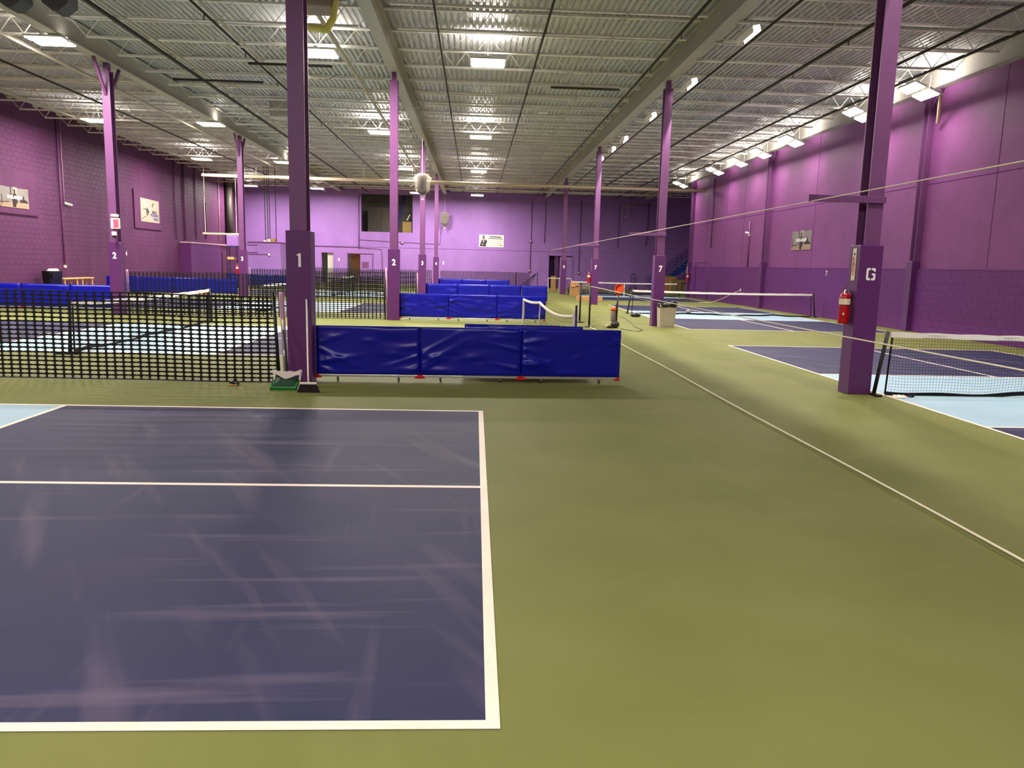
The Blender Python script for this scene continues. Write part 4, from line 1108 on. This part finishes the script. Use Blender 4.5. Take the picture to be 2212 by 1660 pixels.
# mezzanine contents seen through the high opening
t = thing('window_cabinet', 'dark cabinet wall inside the high opening of the back wall', 'cabinet', (-7.35, 62.5, 3.75))
MB().bbox(-1.1, 1.0, -.3, .3, 0, 2.15, .02).build('cabinet_body', 'room_dark', t); MB().box(.0, .02, -.31, -.3, .1, 2.0).build('door_gap', 'bag_black', t)
MB().lathe([(.03, 0), (.04, .03)], (.1, -.33, 1.0), 8).build('cabinet_knob', 'white_plastic', t)
carton('cardboard_box', 'brown cardboard box in the high opening of the back wall', -5.6, -4.9, 60.7, 61.1, 1.0, 'cardboard_dim').location.z = 3.755
t = thing('leaning_pole', 'blue pole slanting inside the high opening of the back wall', 'pole', (-6.15, 61.6, 3.76))
MB().tube([(0, 0, 0), (.75, .4, 3.5)], .06, 8).build('pole', 'rail_indigo', t); MB().tube([(-.15, 0, 0), (.6, .4, 3.5)], .05, 8).build('second_pole', 'rail_indigo', t)
t = thing('mailing_tube', 'white tube sticking out above the brown box in the high opening', 'tube', (-5.2, 61.2, 4.9))
MB().tube([(-.1, 0, 0), (.12, 0, .42)], .05, 10).build('tube_body', 'white_plastic', t); MB().tube([(.12, 0, .42), (.13, 0, .44)], .054, 10).build('tube_cap', 'rail_silver', t)
# doors
d1 = MB().box(-11.2, -10.76, YB+.16, YB+.20, .01, 2.26).build('door_1', 'door_light'); tag(d1, kind='structure')
MB().box(-11.66, -11.62, YB-.02, YB+.1, 0, 2.3).box(-10.76, -10.72, YB-.02, YB+.1, 0, 2.3).box(-11.66, -10.72, YB-.02, YB+.1, 2.28, 2.32).build('door_frame', 'back_purple', d1)
d2 = MB().box(-8.72, -7.8, YB+.02, YB+.07, .01, 2.22).build('door_2', 'back_purple'); tag(d2, kind='structure')
MB().box(-8.6, -8.1, YB-.0, YB+.02, 1.2, 1.65).build('door_panel', 'steel_purple', d2)
MB().box(-9.7, -9.64, YB-.02, YB+.12, 0, 2.28).box(-7.8, -7.74, YB-.02, YB+.12, 0, 2.28).box(-9.7, -7.74, YB-.02, YB+.12, 2.24, 2.29).build('door_frame', 'steel_purple', d2)
MB().box(-9.64, -8.95, 61.5, 61.55, 0, 2.5).build('corridor_wall', 'cardboard', d2)
d3 = MB().box(6.5, 7.44, YB+.03, YB+.08, .01, 2.4).build('door_3', 'back_purple'); tag(d3, kind='structure')
MB().box(5.60, 5.66, YB-.03, YB+.12, 0, 2.52).box(7.46, 7.52, YB-.03, YB+.12, 0, 2.52).box(5.6, 7.52, YB-.03, YB+.12, 2.47, 2.53).build('door_frame', 'back_purple', d3)
MB().box(6.12, 6.42, YB+.25, YB+.5, 0, 2.46).build('inner_pier', 'column_purple', d3)
for (tx, x, z) in [('9', -10.33, 1.75), ('5', -2.42, 1.7)]: put_text('wall_number', tx, .3, (x, YB-.003, z), '-y', 'number_white', wb, .01)
for pts, r in [([(-8.8, 59.97, 6.6), (-8.8, 59.97, 2.62)], .03), ([(-13, 59.97, 2.75), (-8.8, 59.97, 2.72), (-7.1, 59.97, 2.62), (-7.0, 59.97, 0)], .02), ([(-8.8, 59.97, 3.3), (-2.7, 59.97, 3.1), (-2.6, 59.97, 4.4)], .018),
               ([(-5.9, 59.97, 3.0), (-5.9, 59.97, 0)], .015), ([(4.25, 59.97, 6.6), (4.2, 59.97, 1.3)], .025), ([(5.3, 59.97, 6.6), (5.25, 59.97, 3.4)], .022), ([(8.0, 59.97, 6.7), (7.95, 59.97, 1.2)], .025),
               ([(10.95, 59.97, 6.3), (10.9, 59.97, 3.2)], .02), ([(13.2, 59.97, 6.6), (13.1, 59.97, 3.4)], .03)]:
    conduit('conduit', wb, pts, r)
conduit('conduit', wb, [(11.65, 59.9, 7.2), (11.63, 59.9, 5.55), (11.3, 59.9, 5.5)], .025, 'pipe_light'); conduit('conduit', wb, [(11.1, 59.9, 5.2), (11.17, 59.9, 6.3), (13.4, 59.9, 6.25)], .025, 'pipe_light')
for (x, z, lb) in [(-5.55, 3.15, 'twin floodlight on the back wall beside the centre column 2'), (4.18, 3.5, 'small white camera on a conduit left of the closet door'), (4.15, 1.28, 'small white outlet at the end of the conduit by the far net'), (7.95, 1.2, 'small white outlet right of the closet door')]:
    t = thing('wall_fixture', lb, 'fixture', (x, YB, z))
    MB().bbox(-.1, .1, -.08, 0, -.1, .1, .015).build('fixture_box', 'steel_purple', t); MB().lathe([(.03, 0), (.07, .05), (.06, .09)], (.02, -.1, -.03), 10).build('fixture_head', 'white_plastic', t)
t = thing('hand_truck', 'black hand truck leaning on the back wall', 'hand truck', (12.17, 59.45, 0))
MB().tube([(-.2, 0, .15), (-.2, .15, .95), (-.17, .2, 1.15), (-.08, .21, 1.24), (.08, .21, 1.24), (.17, .2, 1.15), (.2, .15, .95), (.2, 0, .15)], .025, 6).build('truck_frame', 'rail_indigo', t)
for z in (.3, .6, .9): MB().tube([(-.2, .1*z, z), (.2, .1*z, z)], .018, 6).build('cross_bar', 'rail_indigo', t)
MB().tube([(0, .02, .2), (0, .2, 1.22)], .015, 6).build('centre_bar', 'rail_indigo', t)
MB().box(-.22, .22, -.28, 0, .02, .04).build('toe_plate', 'black_steel', t)
for s in (-1, 1): MB().lathe([(.06, -.03), (.12, -.025), (.12, .025), (.06, .03)], (s*.2, .08, .12), 12, Matrix.Rotation(R(90), 3, 'Y')).build('wheel', 'black_steel', t)
# blue stairs rising to the right behind the end of the right wall
t = thing('steel_stairs', 'blue steel stairs rising to the right at the back', 'stairs', (12.9, 57.4, 0))
RUN, RISE, NS = 4.4, 3.3, 16
for yy in (-.5, .5):
    MB().prism([(0, 0), (.35, 0), (RUN+.3, RISE-.05), (RUN+.3, RISE+.22), (RUN, RISE+.22)], yy-.02, yy+.02).build('stringer', 'stair_blue', t)
for i in range(NS): MB().box(.1+i*RUN/NS, .1+i*RUN/NS+.26, -.48, .48, .16+i*RISE/NS, .20+i*RISE/NS).build('tread', 'tread_grey', t)
for yy in (-.52, .52):
    for dz in (1.0, .72, .45): MB().tube([(-.1, yy, dz-.12), (.0, yy, dz), (RUN, yy, RISE+dz)], .025, 6).build('hand_rail', 'rail_indigo', t)
    for i in range(5): x = .15+i*RUN/4.3; MB().tube([(x, yy, x*RISE/RUN), (x, yy, x*RISE/RUN+1.0)], .025, 6).build('rail_post', 'rail_indigo', t)
for (x, lb) in [(14.1, 'left of two black stools under the stairs'), (14.55, 'right of two black stools under the stairs')]:
    t = thing('stool', lb, 'stool', (x, 52.0, 0))
    MB().bbox(-.17, .17, -.17, .17, .72, .77, .01).build('seat', 'black_steel', t)
    for sx in (-1, 1):
        for sy in (-1, 1): MB().tube([(sx*.14, sy*.14, .72), (sx*.17, sy*.17, 0)], .02, 6).build('leg', 'black_steel', t)
    MB().box(-.15, .15, -.16, -.14, .25, .28).box(-.15, .15, .14, .16, .25, .28).build('stretcher', 'black_steel', t)
# conduit and fittings of the right wall
conduit('conduit', wr, [(13.02, 36.94, 4.0), (13.02, 36.94, 1.85)], .03); conduit('conduit', wr, [(13.02, 43.0, 6.6), (13.02, 43.0, 2.9)], .03)
conduit('conduit', wr, [(12.94, 45.4, 0), (12.94, 45.4, 2.1), (12.94, 43.0, 2.1), (12.94, 43.0, 0)], .025)
t = thing('security_camera', 'white camera on the right wall above the conduit', 'camera', (XR, 36.94, 3.36))
MB().bbox(-.1, 0, -.05, .05, -.05, .05, .01).build('mount_box', 'white_plastic', t); MB().tube([(-.08, -.1, .08), (-.16, .14, .12)], .05, 8).build('camera_body', 'white_plastic', t)
t = thing('slant_duct', 'pale pipe stub slanting from the right wall light', 'pipe', (12.9, 21.7, 6.0))
MB().tube([(-.35, -.3, .5), (.0, .3, -.1)], .05, 8).build('pipe_tube', 'main_pipe', t); MB().lathe([(.06, 0), (.06, .04)], (-.35, -.3, .5), 8).build('pipe_collar', 'pipe_light', t)
